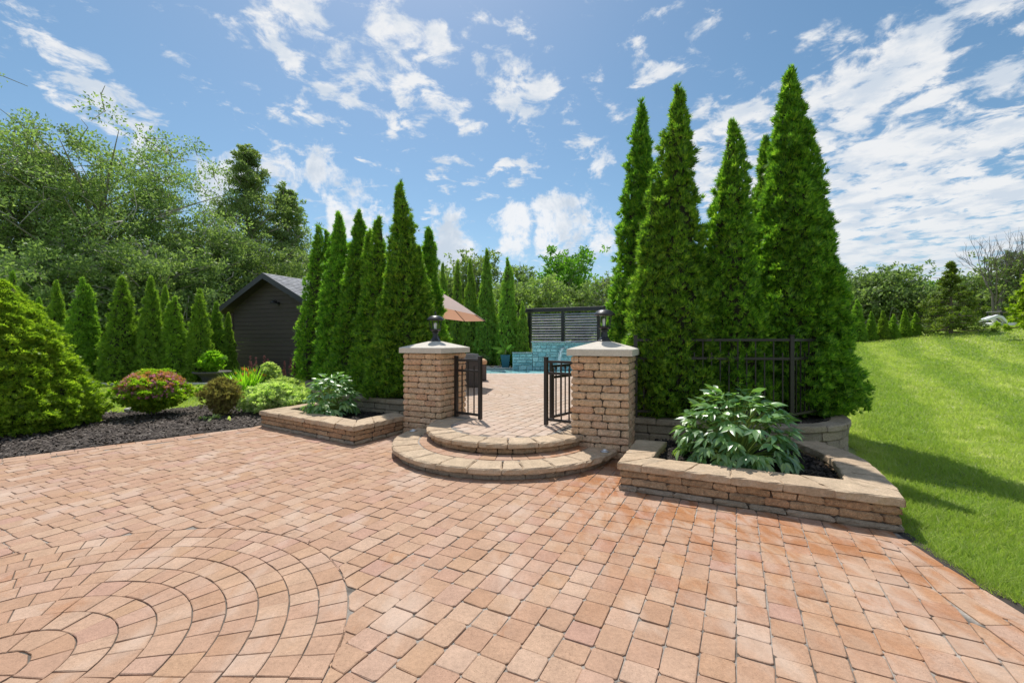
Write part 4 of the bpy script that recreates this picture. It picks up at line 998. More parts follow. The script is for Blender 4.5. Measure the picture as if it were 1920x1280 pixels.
PR_soil = np.concatenate([PR_I[:], arr((3.3, 5.75), (2.0, 6.15))]); PL_soil = np.concatenate([PL_I, arr((-1.75, 8.05), (-2.4, 8.3), (-3.5, 9.0))])
for P, nm in ((PR_soil, 'mulched soil inside the right planter'), (PL_soil, 'mulched soil inside the left planter')):
    P = ccw(P); tag(link('soil_bed', mesh('soil_bed', np.c_[P, np.full(len(P), .17)], [tuple(range(len(P)))], M['mulch'])), nm, kind='structure')
chips('mulch', PR_soil, .17, 5000, M['chip_d'], 'black mulch in the right planter', np.random.default_rng(10), .03, (.02, .06))
chips('mulch', PL_soil, .17, 3500, M['chip_d'], 'black mulch in the left planter', np.random.default_rng(11), .03, (.02, .06))
BLp = np.concatenate([WLs, TL[::-1]]); BRp = np.concatenate([WRs, TR[::-1]])
chips('mulch', BLp, .40, 6000, M['chip'], 'mulch under the left arborvitae row', np.random.default_rng(12), .03, (.02, .06))
chips('mulch', BRp, .40, 6000, M['chip'], 'mulch under the tall right arborvitae', np.random.default_rng(13), .03, (.02, .06))
peony(2.52, 4.98, .17, .61, .90, 330, 'large green peony bush filling the right planter', 601, 300)
peony(-3.32, 8.10, .17, .45, .84, 200, 'small green peony bush in the left planter', 602, 200)

# ------------------------------------------------------------------ grass blades
def grass(region, n, dmin, dmax, seed, name, label, h=(.035, .06), w0=.0022):
    g = np.random.default_rng(seed); m = n * 3
    d = dmin * (dmax / dmin) ** g.random(m); xr = g.random(m)
    x, y = region(d, xr); k = lawn_ok(x, y); x, y = x[k][:n], y[k][:n]; m = len(x); dist = np.hypot(x, y)
    hh = g.uniform(*h, m) * (1 + .025 * dist); a_ = g.random(m) * 6.28; w = w0 * np.maximum(1, dist / 3.0) * g.uniform(.7, 1.3, m)
    z = ground_z(x, y); hh = hh * (1 + .45 * pnoise(np.c_[x, y, x * 0], 5.0, seed)); ln = g.normal(0, .6, (m, 2)) * hh[:, None]
    s = np.c_[np.cos(a_) * w, np.sin(a_) * w, np.zeros(m)]; b = np.c_[x, y, z]; mid = b + np.c_[ln * .35, hh * .6]; tip = b + np.c_[ln, hh]
    V = np.stack([b - s * 1.1, b + s * 1.1, tip], 1).reshape(-1, 3); F = np.arange(m * 3).reshape(m, 3)
    return tag(link(name, mesh(name, V, F, M['blade'])), label, 'grass', kind='stuff')
def lawn_ok(x, y):
    e1 = np.interp(y, RIGHT_EDGE[:, 1], RIGHT_EDGE[:, 0]) + .045 + .035 * pnoise(np.c_[x, y, x * 0], 9.0, 5)
    q = np.array([(3.16, 3.53), (3.37, 3.88), (3.59, 4.30), (3.79, 4.72), (3.89, 5.08), (4.1, 5.62), (4.72, 5.98), (5.02, 6.45), (5.2, 7.2), (5.3, 8.4), (5.35, 11)])
    e2 = np.interp(y, q[:, 1], q[:, 0]) + .0
    e = np.where(y < 3.55, e1, np.where(y < 11, e2, 7.5))
    right = x > e
    left = (x < -5) & ~in_poly(x, y, MB_P) & ~in_poly(x, y, np.concatenate([WLs, arr((0, 17.5), (0, 8))])) & (y > 6)
    return right | left
grass(lambda d, r: (np.maximum(2.4, d * .62) + d * 1.7 * r ** 2.2, d), 290000, 1.9, 38, 71, 'grass', 'short mown grass blades on the right lawn near the patio')
grass(lambda d, r: (-(d) * (.45 + r * .85), d), 34000, 8.5, 18, 72, 'grass', 'bright grass blades on the left lawn before the hedge')

# ------------------------------------------------------------------ shed
u = np.array([math.cos(R(22)), -math.sin(R(22))]); v_ = np.array([math.sin(R(22)), math.cos(R(22))])
A0 = np.array([-11.02, 19.5]); ZR, ZE, HW, RL = 4.57, 2.98, 3.12, 5.2
shed = thing('garden_shed', (*(A0 + v_ * .5), 0), 'dark stained wooden shed with grey shingle roof behind the left bed', 'shed')
def P3(a_, b_, z): p = A0 + u * a_ + v_ * b_; return (p[0], p[1], z)
slope = (ZR - ZE) / HW; wallw = 2.6
zz = 0.0; BH = .19; k = 0
while zz < 4.3:
    z1 = min(zz + BH, 4.34); hw = lambda z: min(wallw, max(0.02, (ZR - .16 - z) / slope)); a1, a2 = hw(zz), hw(z1)
    b = MB(); fr = .5 + .006 * (k % 2)
    V = [P3(-a1, fr, zz + .004), P3(a1, fr, zz + .004), P3(a2, fr, z1 - .008), P3(-a2, fr, z1 - .008), P3(-a1, fr + .03, zz + .004), P3(a1, fr + .03, zz + .004), P3(a2, fr + .03, z1 - .008), P3(-a2, fr + .03, z1 - .008)]
    b.add(V, [(0, 1, 2, 3), (5, 4, 7, 6), (3, 2, 6, 7), (0, 4, 5, 1), (1, 5, 6, 2), (0, 3, 7, 4)]); b.build('board', M['dark_wood'], shed); zz += BH; k += 1
for sgn in (-1, 1):                                                        # side walls, boarded as well
    for i in range(15):
        z0 = i * BH; b = MB(); a1 = sgn * wallw; a2 = sgn * (wallw - .03)
        V = [P3(a1, .55, z0 + .004), P3(a1, RL, z0 + .004), P3(a1, RL, z0 + BH - .008), P3(a1, .55, z0 + BH - .008), P3(a2, .55, z0 + .004), P3(a2, RL, z0 + .004), P3(a2, RL, z0 + BH - .008), P3(a2, .55, z0 + BH - .008)]
        b.add(V, [(0, 1, 2, 3), (5, 4, 7, 6), (3, 2, 6, 7), (0, 4, 5, 1), (1, 5, 6, 2), (0, 3, 7, 4)]); b.build('board', M['dark_wood'], shed)
    p = A0 + u * sgn * (wallw + .03) + v_ * .49
    MB().box((p[0], p[1], 1.45), (.10, .10, 2.9), -R(22), .006).build('corner_post', mat_plain('aged_trim', (.10, .07, .065), .7, nz=.3), shed)
    b = MB(); V = [P3(0, 0, ZR), P3(sgn * HW, 0, ZE), P3(sgn * HW, RL + .5, ZE), P3(0, RL + .5, ZR), P3(0, 0, ZR - .13), P3(sgn * HW, 0, ZE - .13), P3(sgn * HW, RL + .5, ZE - .13), P3(0, RL + .5, ZR - .13)]
    b.add(V, [(0, 1, 2, 3), (7, 6, 5, 4), (0, 4, 5, 1), (1, 5, 6, 2), (2, 6, 7, 3)]); roof = b.build('roof', mat_plain('roof_boards', (.03, .025, .025), .8), shed)
    b = MB(); V = [P3(0, -.04, ZR + .02), P3(sgn * (HW + .05), -.04, ZE), P3(sgn * (HW + .05), -.04, ZE - .24), P3(0, -.04, ZR - .24), P3(0, 0, ZR + .02), P3(sgn * (HW + .05), 0, ZE), P3(sgn * (HW + .05), 0, ZE - .24), P3(0, 0, ZR - .24)]
    b.add(V, [(3, 2, 1, 0), (4, 5, 6, 7), (0, 1, 5, 4), (2, 3, 7, 6), (1, 2, 6, 5)]); b.build('bargeboard', M['black'], roof)
    g = np.random.default_rng(40 + sgn); b = MB(); rows = 17                                   # shingles, each its own flat tab
    for r0 in range(rows):
        f0, f1 = r0 / rows, (r0 + 1.12) / rows; s = -.03 - .15 * (r0 % 2)
        while s < RL + .5:
            w = g.uniform(.26, .34); a0, b0 = 1 - f1, 1 - f0; lift0, lift1 = .030 + g.random() * .004, .012
            V = [P3(sgn * HW * b0, max(s, -.03), ZE + (ZR - ZE) * (1 - b0) + lift0), P3(sgn * HW * b0, min(s + w - .012, RL + .5), ZE + (ZR - ZE) * (1 - b0) + lift0), P3(sgn * HW * max(a0, 0), min(s + w - .012, RL + .5), ZE + (ZR - ZE) * (1 - max(a0, 0)) + lift1), P3(sgn * HW * max(a0, 0), max(s, -.03), ZE + (ZR - ZE) * (1 - max(a0, 0)) + lift1)]
            V += [(q[0], q[1], q[2] - .02) for q in V[:2]]; b.add(V, [(0, 1, 2, 3), (4, 5, 1, 0)]); s += w
    tag(b.build('shingle', M['shingle'], roof), kind='stuff')
p = P3(.35, .46, 3.25); lb = MB().box((p[0], p[1], p[2]), (.14, .06, .14), -R(22), .01).build('lamp_bracket', M['black'], shed)
q = Vector(p) + Vector((*(-v_ * .22), .12)); MB().tube([p, tuple(Vector(p) + Vector((*(-v_ * .12), .16))), tuple(q)], .016, 6).lathe([(.02, .02), (.05, 0), (.15, -.09), (.16, -.12), (.14, -.12)], tuple(q), 14).build('lamp_shade', M['black'], lb, smooth=True)

# ------------------------------------------------------------------ umbrella
t = thing('patio_umbrella', (-2.45, 12.6, .29), 'tilted patio umbrella with faded pinkish canopy over the terrace', 'umbrella')
apex = Vector((-2.12, 12.4, 2.98)); Rm = Matrix.Rotation(R(17), 4, 'X') @ Matrix.Rotation(R(10), 4, 'Y'); RB, DR = 1.50, .62
Rm = Matrix.Rotation(R(-4), 4, 'X') @ Matrix.Rotation(R(8), 4, 'Y')
def um(a_, f, off=0):
    th = a_; sag = 0; r = RB * f; z = -DR * (f ** 1.15)
    return apex + Rm @ Vector((r * math.cos(th), r * math.sin(th), z + off))
b = MB(); NS = 8; NP = 6; NF = 7; V = []; F = []
for s in range(NS):
    base = len(V)
    for f in range(NF):
        ff = f / (NF - 1)
        for k in range(NP + 1):
            q = k / NP; a_ = (s + q) * 2 * math.pi / NS + .25; bul = 1 - (4 * q * (1 - q)) * .08 * ff; p = um(a_, ff * bul, -.10 * ff * (4 * q * (1 - q)) * .6); V.append(tuple(p))
    for f in range(NF - 1):
        for k in range(NP): a0 = base + f * (NP + 1) + k; F.append((a0, a0 + NP + 1, a0 + NP + 2, a0 + 1))
def fab():
    m, tt_, p, o = new_mat('canopy_cloth'); tr = N(tt_, 'ShaderNodeBsdfTranslucent'); p.inputs['Base Color'].default_value = (.62, .50, .46, 1); p.inputs['Roughness'].default_value = .85
    tr.inputs[0].default_value = (.70, .36, .22, 1); mx = N(tt_, 'ShaderNodeMixShader'); mx.inputs[0].default_value = .35; L(tt_, p.outputs[0], mx.inputs[1]); L(tt_, tr.outputs[0], mx.inputs[2]); L(tt_, mx.outputs[0], o.inputs[0]); return m
b.add(V, F); b.build('canopy', fab(), t, smooth=True)
for s in range(NS):
    a_ = s * 2 * math.pi / NS + .25; MB().tube([tuple(um(a_, .04, -.02)), tuple(um(a_, .5, -.03)), tuple(um(a_, 1.0, -.015))], .010, 5).build('rib', M['metal'], t)
MB().tube([(-2.45, 12.6, .29), (-2.4, 12.57, 1.6), tuple(um(0, 0, -.05))], .022, 8).build('pole', M['metal'], t)
MB().lathe([(.26, .295), (.26, .34), (.05, .37), (.035, .55)], (-2.45, 12.6, 0), 16).build('base', M['metal'], t, smooth=True)
# wicker furniture
t = thing('wicker_cabinet', (-1.55, 12.3, .29), 'grey wicker cabinet stacked with grey slatted lids behind the left gate panel', 'cabinet')
MB().box((-1.52, 12.35, .66), (1.15, .75, .72), R(15), .02).build('body', M['wicker'], t)
for i in range(4): MB().box((-1.50 + .02 * i, 12.35, 1.045 + i * .048), (1.18 - .1 * i, .80 - .06 * i, .034), R(15) + .02 * i, .01).build('slatted_lid', M['greycush'], t)
t = thing('wicker_ottoman', (-1.3, 14.2, .29), 'dark wicker seat with a tan cushion near the pool', 'seat')
MB().box((-1.28, 14.3, .56), (.85, .7, .50), R(8), .02).build('base', M['wicker'], t); MB().box((-1.28, 14.3, .895), (.88, .72, .17), R(8), .045).build('cushion', M['cush'], t)

# ------------------------------------------------------------------ pool
P = arr((-7, 17.4), (8.5, 17.4), (8.5, 21.1), (-7, 21.1))
tag(link('pool_water', mesh('pool_water', np.c_[P, np.full(4, .215)], [(0, 1, 2, 3)], M['water'])), 'turquoise swimming pool water', kind='structure')
cp = thing('pool_coping', (0, 17.3, .29), 'pale stone coping around the turquoise pool', 'coping')
for (y0, yy) in ((17.33, 0), (21.2, 1)):
    x = -7.0
    while x < 8.4:
        V, F = bevbox(.55, .24, .06, .008); link('coping_stone', mesh('coping_stone', V, F, M['coping']), cp, (x + .28, y0, .262)); x += .56
bk = arr((-9, 21.3), (9, 21.3), (9, 27), (-9, 27)); tag(link('soil_bed', mesh('soil_bed', np.c_[bk, np.full(4, .24)], [(0, 1, 2, 3)], M['mulch'])), 'planting bed behind the pool', kind='structure')
for s, (x, yv) in enumerate([(-1.2, 21.55), (-.75, 21.5), (-1.6, 21.6), (-.4, 21.5)]):
    g = np.random.default_rng(s); th = np.sort(g.random(7) * 6.28); P = np.array([x, yv]) + np.c_[np.cos(th) * .14, np.sin(th) * .1]
    tag(piece('rock', prism_np(P, .24, .36, .03, .01, g), M['pebble'], None), ['pale rock nearest the teal pot on its left', 'pale rock second left of the teal pot', 'leftmost pale rock behind the pool', 'pale rock at the foot of the teal pot'][s], 'rock', 'rocks behind the pool')
fw = thing('fountain_wall', (2.5, 20.4, .2), 'teal stone waterfall wall behind the pool', 'fountain wall')
MB().box((3.4, 20.62, .86), (4.9, .40, 1.28)).box((.48, 20.62, .60), (.90, .38, .80)).build('grout_core', M['grout'], fw)
g = np.random.default_rng(44)
def ashlar(x0, x1, z0, z1, yf, cnt=None):
    rows = []; z = z0
    while z < z1 - .05:
        h = min(g.choice([.13, .17, .22]), z1 - z); h = z1 - z if z1 - (z + h) < .08 else h; x = x0 - g.random() * .1
        while x < x1:
            w = g.uniform(.18, .44); a_, b_ = max(x, x0), min(x + w, x1)
            if b_ - a_ > .05:
                if h > .16 and g.random() < .25: subs = [(z, z + h * .5), (z + h * .5, z + h)]
                else: subs = [(z, z + h)]
                for s0, s1 in subs:
                    V, F = prism_np(arr((a_ + .016, s0 + .014), (b_ - .016, s0 + .014), (b_ - .016, s1 - .014), (a_ + .016, s1 - .014)), 0, .05 + g.random() * .03, .014, .006, g, bottom=False, seg=.14)
                    V = np.c_[V[:, 0], yf - V[:, 2], V[:, 1]]; F = [tuple(f) for f in F]; piece('wall_stone', (V, F), M['poolstone'], fw)
            x += w
        z += h
ashlar(.05, .95, .22, .98, 20.42); ashlar(.95, 5.85, .22, 1.47, 20.41)
for (x0, x1, z) in ((0.0, .93, 1.0), (.88, 2.75, 1.50), (2.77, 5.9, 1.47)):
    x = x0
    while x < x1 - .05:
        w = min(.62, x1 - x); V, F = bevbox(w - .008, .52, .05, .01); link('cap_slab', mesh('cap_slab', V, F, mat_plain('bluestone', (.30, .38, .40), .6, nz=.2) if 'bluestone' not in bpy.data.materials else bpy.data.materials['bluestone']), fw, (x + w / 2, 20.55, z + .025)); x += w
b = MB()
for k in range(5):
    x = 2.35 + k * .035; pts = [(x - .02 * q - .30 * (q ** .6) * (1 if k < 5 else 0), 20.32 - .28 * q ** .7, 1.25 - 1.03 * q * q) for q in np.linspace(0, 1, 8)]; b.tube(pts, [.012 + .010 * q for q in range(8)][:8] if k == 2 else .010, 5)
tag(b.build('water_jet', M['jet'], None, smooth=True), 'white jet of water falling from the fountain wall into the pool', 'water jet')
# slatted privacy screen
sc_ = thing('privacy_screen', (2.4, 21.4, .25), 'black slatted privacy screen above the fountain wall', 'screen')
S0, S1 = np.array([.72, 22.15]), np.array([4.24, 20.95 - .30]); dd = (S1 - S0); sl = np.linalg.norm(dd); dd /= sl; rz = math.atan2(dd[1], dd[0])
for f in (.05, .50, .955):
    p = S0 + dd * sl * f; MB().box((p[0], p[1], 1.62), (.15, .15, 2.74), rz, .008).build('post', M['black'], sc_)
p = (S0 + S1) / 2; MB().box((p[0], p[1], 3.10), (sl + .3, .20, .19), rz, .008).build('top_beam', M['black'], sc_)
for a_, b_ in ((.075, .478), (.522, .933)):
    for k in range(11):
        f = (a_ + b_) / 2; p = S0 + dd * sl * f; V, F = bevbox(sl * (b_ - a_), .15, .034, .006); Mx = Matrix.Rotation(rz, 4, 'Z') @ Matrix.Rotation(R(22 + ((k * 37) % 11 - 5) * .6), 4, 'X') @ Matrix.Rotation(R(((k * 53) % 7 - 3) * .12), 4, 'Y')
        link('slat', mesh('slat', V, F, M['louvre']), sc_, (p[0], p[1], 1.56 + k * .131), Mx.to_euler())
# teal pot and banana
x, y = -.32, 21.45
t = thing('tall_pot', (x, y, .27), 'tall tapered teal pot holding a banana plant by the pool', 'pot'); V = []; lv = [(.15, 0), (.155, .01), (.225, .60), (.235, .61), (.235, .64), (.205, .64), (.20, .58)]
for r, z in lv: V += [(x + sx * r, y + sy * r, .27 + z) for sx, sy in ((-1, -1), (1, -1), (1, 1), (-1, 1))]
F = [(3, 2, 1, 0)] + [(q * 4 + k, q * 4 + (k + 1) % 4, q * 4 + 4 + (k + 1) % 4, q * 4 + 4 + k) for q in range(6) for k in range(4)] + [(24, 25, 26, 27)]
piece('pot_body', (np.array(V), F), M['teal'], t)
t = thing('banana_plant', (x, y, .86), 'young banana plant with five broad leaves in the teal pot', 'banana plant')
MB().tube([(x, y, .84), (x - .01, y, 1.0), (x + .02, y, 1.15)], [.045, .035, .02], 8).build('stem', mat_plain('banana_stem', (.42, .38, .18), .6), t)
for az, el, l in ((2.45, 1.0, .62), (.85, 1.15, .60), (3.35, .28, .62), (.15, .45, .50), (3.75, -.15, .42), (-.9, .6, .45)):
    d = Vector((math.cos(az) * math.cos(el), math.sin(az) * .35, math.sin(el))).normalized(); sd_ = d.cross(Vector((0, -1, .25))).normalized(); V = []; n = 9
    for i in range(n):
        s = i / (n - 1); w = .075 * math.sin(math.pi * min(1, .08 + s * .95)) ** .6; c = Vector((x, y, 1.12)) + d * l * (.12 + s) + Vector((0, 0, -.12 * l * s * s)); nn = d.cross(sd_) * .25 * w
        V += [tuple(c - sd_ * w + nn), tuple(c), tuple(c + sd_ * w + nn)]
    F = [f for i in range(n - 1) for f in ((i * 3, i * 3 + 3, i * 3 + 4, i * 3 + 1), (i * 3 + 1, i * 3 + 4, i * 3 + 5, i * 3 + 2))]
    V = np.array(V); o = V[1].copy(); link('leaf', mesh('leaf', V - o, F, M['banana'], smooth=True), t, o)
shrub('catmint', -1.45, 21.8, ball, .42, .65, 1500, (.06, .1), 'tree_b', 'low dark leafy plant left of the teal pot', 'plant', 412, 4, .3, z0=.25)

# ------------------------------------------------------------------ background trees
def tree(name, px, d, ytop, halfw, mat, label, group, seed, nleaf=14000, leaf=.22, shape='round', z0=None, bark='bark_g', twigs=60, ybot=None, cat='tree', lean=0, dense=.5, lw=.34):
    g = np.random.default_rng(seed); x = (px - 960) / 826 * d
    z0 = float(ground_z(x, d)) if z0 is None else z0
    H = 1.55 + (640 - ytop) * d / 826 - z0; Rr = halfw / 826 * d
    H *= 1.12 if shape == 'round' else 1.0
    t = thing(name, (x, d, z0), label, cat, group); b = MB()
    top = Vector((lean * Rr, 0, H * (.80 if shape == 'round' else .95))); b.tube([(0, 0, -.2), (lean * Rr * .3, 0, H * .4), tuple(top)], [H * .018 + .03, H * .012 + .02, .02], 7)
    cl = []; nlimb = 90 if shape == 'tallcone' else 56
    for k in range(nlimb):
        if shape in ('cone', 'spruce'):
            f = .10 + .88 * (k + g.random()) / nlimb; rr = Rr * (1 - f) ** (1.30 if shape == 'spruce' else .75) * g.uniform(.65, 1.1) + .06; rise = -.05 if shape == 'spruce' else .22
        elif shape == 'tallcone':
            f = .12 + .86 * (k + g.random()) / nlimb; rr = Rr * (1 - f) ** .72 * g.uniform(.5, 1.2) + .1; rise = .55
        else:
            f = .18 + .70 * (k + g.random()) / nlimb; e = max(0, 1 - ((f - .55) / .50) ** 2); rr = Rr * math.sqrt(e) * g.uniform(.55, 1.08) + .2; rise = .55
        az = k * 2.4 + g.normal(0, .3); zb = H * f * (.80 if shape == 'round' else .97); st_ = Vector((lean * Rr * f, 0, zb))
        en = st_ + Vector((math.cos(az) * rr, math.sin(az) * rr, rr * rise + g.normal(0, .02) * H))
        if en.z > H: en.z = H * (.96 + .04 * g.random())
        mid = st_.lerp(en, .5) + Vector((0, 0, rr * (.10 if rise > 0 else -.05))); b.tube([tuple(st_), tuple(mid), tuple(en)], [.007 * H * (1 - f) + .025, .02 + .006 * H * (1 - f), .012], 4, cap=False)
        nb = 5 if shape == 'spruce' else 7
        for q in range(nb):
            s = .25 + .8 * (q + g.random() * .6) / nb; c = st_.lerp(en, min(s, 1.03)) + Vector(tuple(g.normal(0, 1, 3) * np.array([.20, .20, .14]) * (rr + .6) * (.9 if shape != 'spruce' else .4))); cl.append((c, (.15 + .85 * rr / (Rr + .01)) if shape in ('spruce', 'tallcone') else (.45 + .5 * rr / (Rr + .01))))
    C = np.array([tuple(c) for c, _ in cl]); Sg = np.array([s for _, s in cl]) * Rr * {'spruce': .10, 'tallcone': .22}.get(shape, .17)
    for k in range(twigs):
        i = g.integers(len(C)); j = C[i] + g.normal(0, 1, 3) * Rr * .11 - np.array([0, 0, .04 * Rr]); j[2] = min(j[2], H * .9); m_ = (C[i] + j) / 2 + g.normal(0, .1, 3) * Rr * .3
        b.tube([tuple(C[i]), tuple(m_), tuple(j)], [.03, .022, .012], 3, cap=False)
    idx = g.integers(0, len(C), nleaf); off = g.normal(0, 1, (nleaf, 3)); off /= np.linalg.norm(off, axis=1)[:, None]; rad = g.random(nleaf)[:, None] ** .45
    P = C[idx] + off * rad * Sg[idx][:, None] * np.array([1, 1, .62]); P[:, 2] = np.clip(P[:, 2], .2, H * 1.02)
    dr = off * .6 + g.normal(0, .6, (nleaf, 3)) + np.array([0, 0, -.25 if shape == 'spruce' else .1]); dr /= np.linalg.norm(dr, axis=1)[:, None]
    s_ = np.cross(dr, g.normal(0, 1, (nleaf, 3))); s_ /= np.linalg.norm(s_, axis=1)[:, None] + 1e-9; l = leaf * g.uniform(.6, 1.3, nleaf)[:, None]
    V = np.stack([P - s_ * l * lw, P + dr * l, P + s_ * l * lw], 1).reshape(-1, 3)
    tr = b.build('trunk', M[bark], t, origin=(0, 0, 0)); tr.location = (0, 0, 0)
    link('crown', quads_mesh('crown', V, M[mat]), t, (x, d, z0))
    return t
GT = 'trees beyond the garden'
tree('cedar', 190, 27, 262, 205, 'tree_a', 'huge open cedar filling the left sky above the hedge row', GT, 701, 80000, .15, twigs=600)
tree('cedar', 40, 25, 205, 120, 'tree_a', 'old cedar at the left edge with a leaning bare-branched top', GT, 702, 42000, .15, twigs=300, lean=.1)
tree('cedar', -120, 26, 300, 160, 'tree_a', 'cedar cut by the left edge of the picture', GT, 703, 14000, .24, twigs=100)
tree('white_cedar', 465, 34, 268, 112, 'tree_a', 'tall pointed cedar behind the shed', GT, 704, 42000, .16, 'tallcone', twigs=60)
tree('white_cedar', 540, 36, 345, 90, 'tree_a', 'broad cedar right of the tall pointed one behind the shed', GT, 705, 30000, .17, 'tallcone', twigs=80)
tree('leafy_tree', 400, 28, 405, 92, 'tree_a', 'bushy green tree between the huge cedar and the shed roof', GT, 706, 30000, .16, twigs=120)
tree('leafy_tree', 520, 31, 470, 80, 'tree_a', 'bushy tree rising directly behind the shed roof', GT, 707, 24000, .17, twigs=60)
tree('leafy_tree', 610, 40, 470, 80, 'tree_a', 'leafy tree hidden behind the left arborvitae row', GT, 708, 8000, .26)
tree('leafy_tree', 300, 24, 470, 110, 'tree_a', 'low leafy tree right behind the hedge row', GT, 709, 24000, .17, twigs=160)
tree('leafy_tree', 110, 22, 480, 120, 'tree_b', 'dark low tree behind the hedge row near the spruce', GT, 710, 22000, .17, twigs=220)
tree('leafy_tree', 832, 52, 478, 38, 'tree_b', 'distant tree left of the pair above the pool hedge', GT, 711, 6000, .32)
tree('leafy_tree', 890, 55, 452, 52, 'tree_a', 'distant tall tree above the pool hedge, tallest of the middle group', GT, 712, 9000, .32)
tree('leafy_tree', 975, 55, 470, 34, 'tree_a', 'distant slim tree left of the round maple', GT, 713, 5000, .32)
tree('maple', 1062, 50, 455, 60, 'tree_m', 'distant rounded bright green maple behind the slatted screen', GT, 714, 11000, .34)
tree('willow', 960, 42, 512, 42, 'tree_w', 'pale willow bush behind the short young arborvitae', GT, 715, 7000, .26, ybot=1)
tree('willow', 1022, 40, 508, 42, 'tree_w', 'pale willow bush in the middle behind the slatted screen', GT, 716, 8000, .24)
tree('willow', 1085, 42, 530, 40, 'tree_a', 'green bush right of the pale willow behind the screen', GT, 717, 7000, .24)
tree('willow', 1130, 40, 500, 30, 'tree_w', 'thin greyish willow beside the lantern and tall trees', GT, 718, 3500, .22, twigs=160)
tree('leafy_tree', 1625, 60, 500, 52, 'tree_a', 'open distant tree left end of the right tree line', GT, 719, 6500, .34)
tree('leafy_tree', 1680, 58, 492, 46, 'tree_a', 'open distant tree second in the right tree line', GT, 720, 6500, .34)
tree('leafy_tree', 1745, 58, 522, 42, 'tree_m', 'distant darker green tree left of the open spruce', GT, 721, 6000, .34)
tree('leafy_tree', 1590, 60, 540, 50, 'tree_a', 'low distant tree behind the first small arborvitae', GT, 722, 5000, .34)
tree('leafy_tree', 1840, 48, 500, 55, 'tree_a', 'grey-green brushy tree under the bare tree', GT, 723, 5500, .28, twigs=260)
tree('leafy_tree', 1915, 44, 450, 55, 'tree_b', 'tree cut by the right edge behind the bare tree', GT, 724, 7000, .28, twigs=60)
tree('shrub_mass', 1650, 62, 560, 120, 'tree_b', 'low thicket of shrubs under the right tree line', GT, 730, 6000, .36)
tree('shrub_mass', 1760, 56, 560, 90, 'tree_a', 'low thicket behind the open spruce', GT, 731, 5000, .34)
tree('shrub_mass', 900, 60, 540, 120, 'tree_b', 'low thicket far behind the pool hedge', GT, 732, 5000, .38)
tree('shrub_mass', 1060, 60, 545, 110, 'tree_a', 'low thicket far behind the slatted screen', GT, 733, 5000, .38)
tree('spruce', 1783, 29, 484, 88, 'spr_far', 'open layered spruce with a thin leader on the far lawn', 'spruces on the far lawn', 725, 13000, .16, 'spruce', z0=1.55 + 2 * 29 / 826, twigs=10, bark='bark', lw=.22)
tree('spruce', 1935, 24, 500, 62, 'tree_y', 'yellow-green spruce branches at the right edge of the lawn', 'spruces on the far lawn', 726, 12000, .18, 'spruce', z0=1.55 + 14 * 24 / 826, twigs=10, bark='bark', lw=.24)
# far wood that closes the horizon
g = np.random.default_rng(900); m = 70000; a_ = g.uniform(R(-75), R(75), m); rr_ = g.uniform(100, 128, m); x_ = rr_ * np.sin(a_); y_ = rr_ * np.cos(a_)
crest = 7.5 + 2.6 * pnoise(np.c_[a_ * 40, a_ * 0, a_ * 0], 1.0, 5) + 1.5 * pnoise(np.c_[a_ * 160, a_ * 0, a_ * 0], 1.0, 6); zz_ = ground_z(x_, y_) + crest * g.random(m) ** .7
P_ = np.c_[x_, y_, zz_]; dr_ = g.normal(0, 1, (m, 3)); dr_ /= np.linalg.norm(dr_, axis=1)[:, None]; s_ = np.cross(dr_, g.normal(0, 1, (m, 3))); s_ /= np.linalg.norm(s_, axis=1)[:, None]; l_ = g.uniform(.5, 1.2, m)[:, None]
tag(link('distant_wood', quads_mesh('distant_wood', np.stack([P_ - s_ * l_ * .4, P_ + dr_ * l_, P_ + s_ * l_ * .4], 1).reshape(-1, 3), M['tree_b'])), 'distant wood closing the horizon all round', 'wood', kind='stuff')
# bare tree
d = 44; x = (1868 - 960) / 826 * d; z0 = float(ground_z(x, d)); g = np.random.default_rng(77); t = thing('bare_tree', (x, d, z0), 'dead bare tree with many fine upright branches at the far right', 'tree'); b = MB()
def branch(p, dr, l, r, lev):
    q = p + dr * l; m_ = p.lerp(q, .5) + Vector(tuple(g.normal(0, .04, 3) * l)); b.tube([tuple(p), tuple(m_), tuple(q)], [r, r * .8, r * .6], 5 if lev < 2 else 3, cap=False)
    if lev > 4: return
    for k in range(3 if lev < 4 else 4):
        nd = (dr + Vector(tuple(g.normal(0, .30, 3))) + Vector((0, 0, .22))).normalized(); branch(p.lerp(q, g.uniform(.45, 1) if k else 1), nd, l * g.uniform(.55, .78), max(r * .52, .010), lev + 1)
for k in range(4): branch(Vector((g.normal(0, .3), g.normal(0, .3), 0)), Vector((g.normal(0, .14), g.normal(0, .14), 1)).normalized(), 4.2, .15, 1)
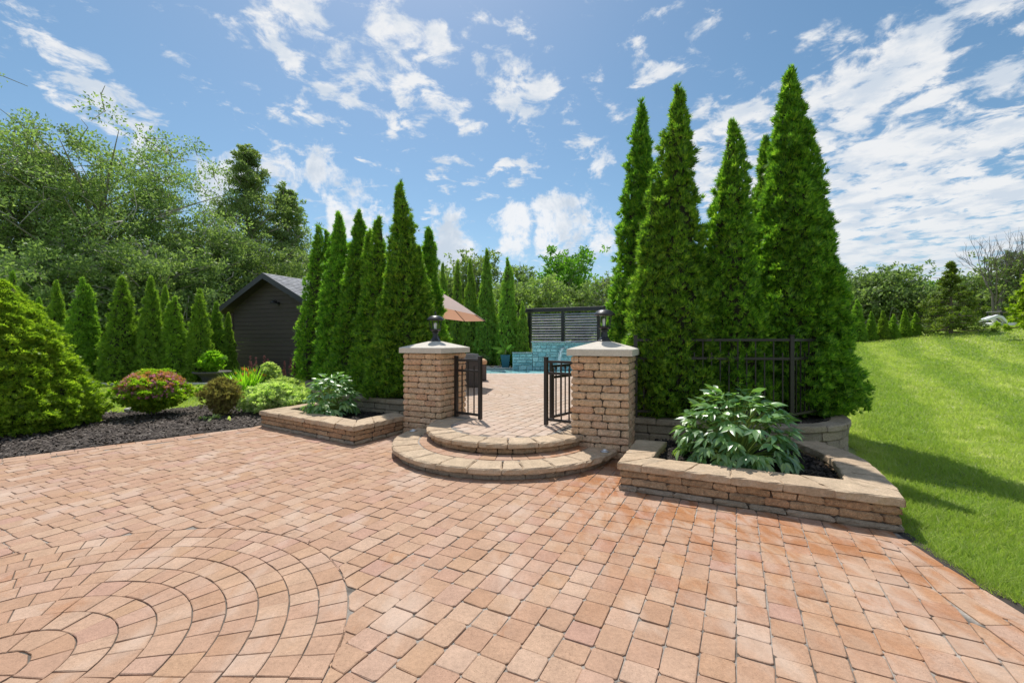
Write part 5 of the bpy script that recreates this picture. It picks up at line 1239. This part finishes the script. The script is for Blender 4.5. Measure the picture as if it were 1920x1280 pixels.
tr = b.build('trunk', mat_plain('dead_wood', (.17, .145, .13), .8), t, origin=(0, 0, 0)); tr.location = (0, 0, 0)
# loader and red mulch on the knoll
d = 33.0
x = (1864 - 960) / 826 * d; z0 = 1.55 + 24 * d / 826 - .35
P = np.array([x, d]) + np.array([(-4.2, -1.5), (-1, -2.0), (3.5, -1.9), (6, -1), (6, 1.5), (-3, 1.5)]); V = np.c_[P, [z0 - .25, z0 + .05, z0 + .30, z0 + .4, z0 + .5, z0]]
tag(link('mulch_bank', mesh('mulch_bank', V, [tuple(range(6))], M['redmulch'])), 'bank of reddish mulch under the far spruces', kind='structure')
t = thing('loader', (x, d, z0), 'white compact loader with black canopy parked on the far mulch bank', 'loader'); Wm = M['white']
b = MB(); q = lambda a_, z: (x + a_, d - .6, z0 + z)
b.tube([q(-1.35, .95), q(-.45, 1.25), q(-.15, 1.15), q(.65, .35)], [.10, .15, .15, .13], 4).tube([(x - 1.3, d - .1, z0 + .90), (x - .42, d - .1, z0 + 1.20), (x + .65, d - .1, z0 + .35)], [.10, .15, .13], 4); b.build('arm', Wm, t)
MB().box((x + .5, d, z0 + .55), (1.7, 1.0, .5), 0, .05).build('body', Wm, t)
MB().box((x + .55, d, z0 + 1.58), (1.2, 1.1, .08), 0, .02).build('canopy', M['black'], t)
for sx, sy in ((0, -.45), (0, .45), (1.1, -.45), (1.1, .45)): MB().tube([(x + sx, d + sy, z0 + .75), (x + sx, d + sy, z0 + 1.56)], .04, 6).build('canopy_post', M['black'], t)
for sx in (.0, 1.1):
    for sy in (-.62, .62):
        w = MB().tube([(x + sx, d + sy - .12, z0 + .28), (x + sx, d + sy + .12, z0 + .28)], .30, 14).build('wheel', M['black'], t); MB().tube([(x + sx, d + sy - .135, z0 + .28), (x + sx, d + sy + .135, z0 + .28)], .14, 10).build('rim', Wm, w)
w = MB(); th = np.linspace(0, 2 * math.pi, 17); w.tube([(x + 2.2 + .33 * math.cos(a_), d - .5, z0 + 1.05 + .33 * math.sin(a_)) for a_ in th], .06, 5, cap=False).build('hose_reel', Wm, t)
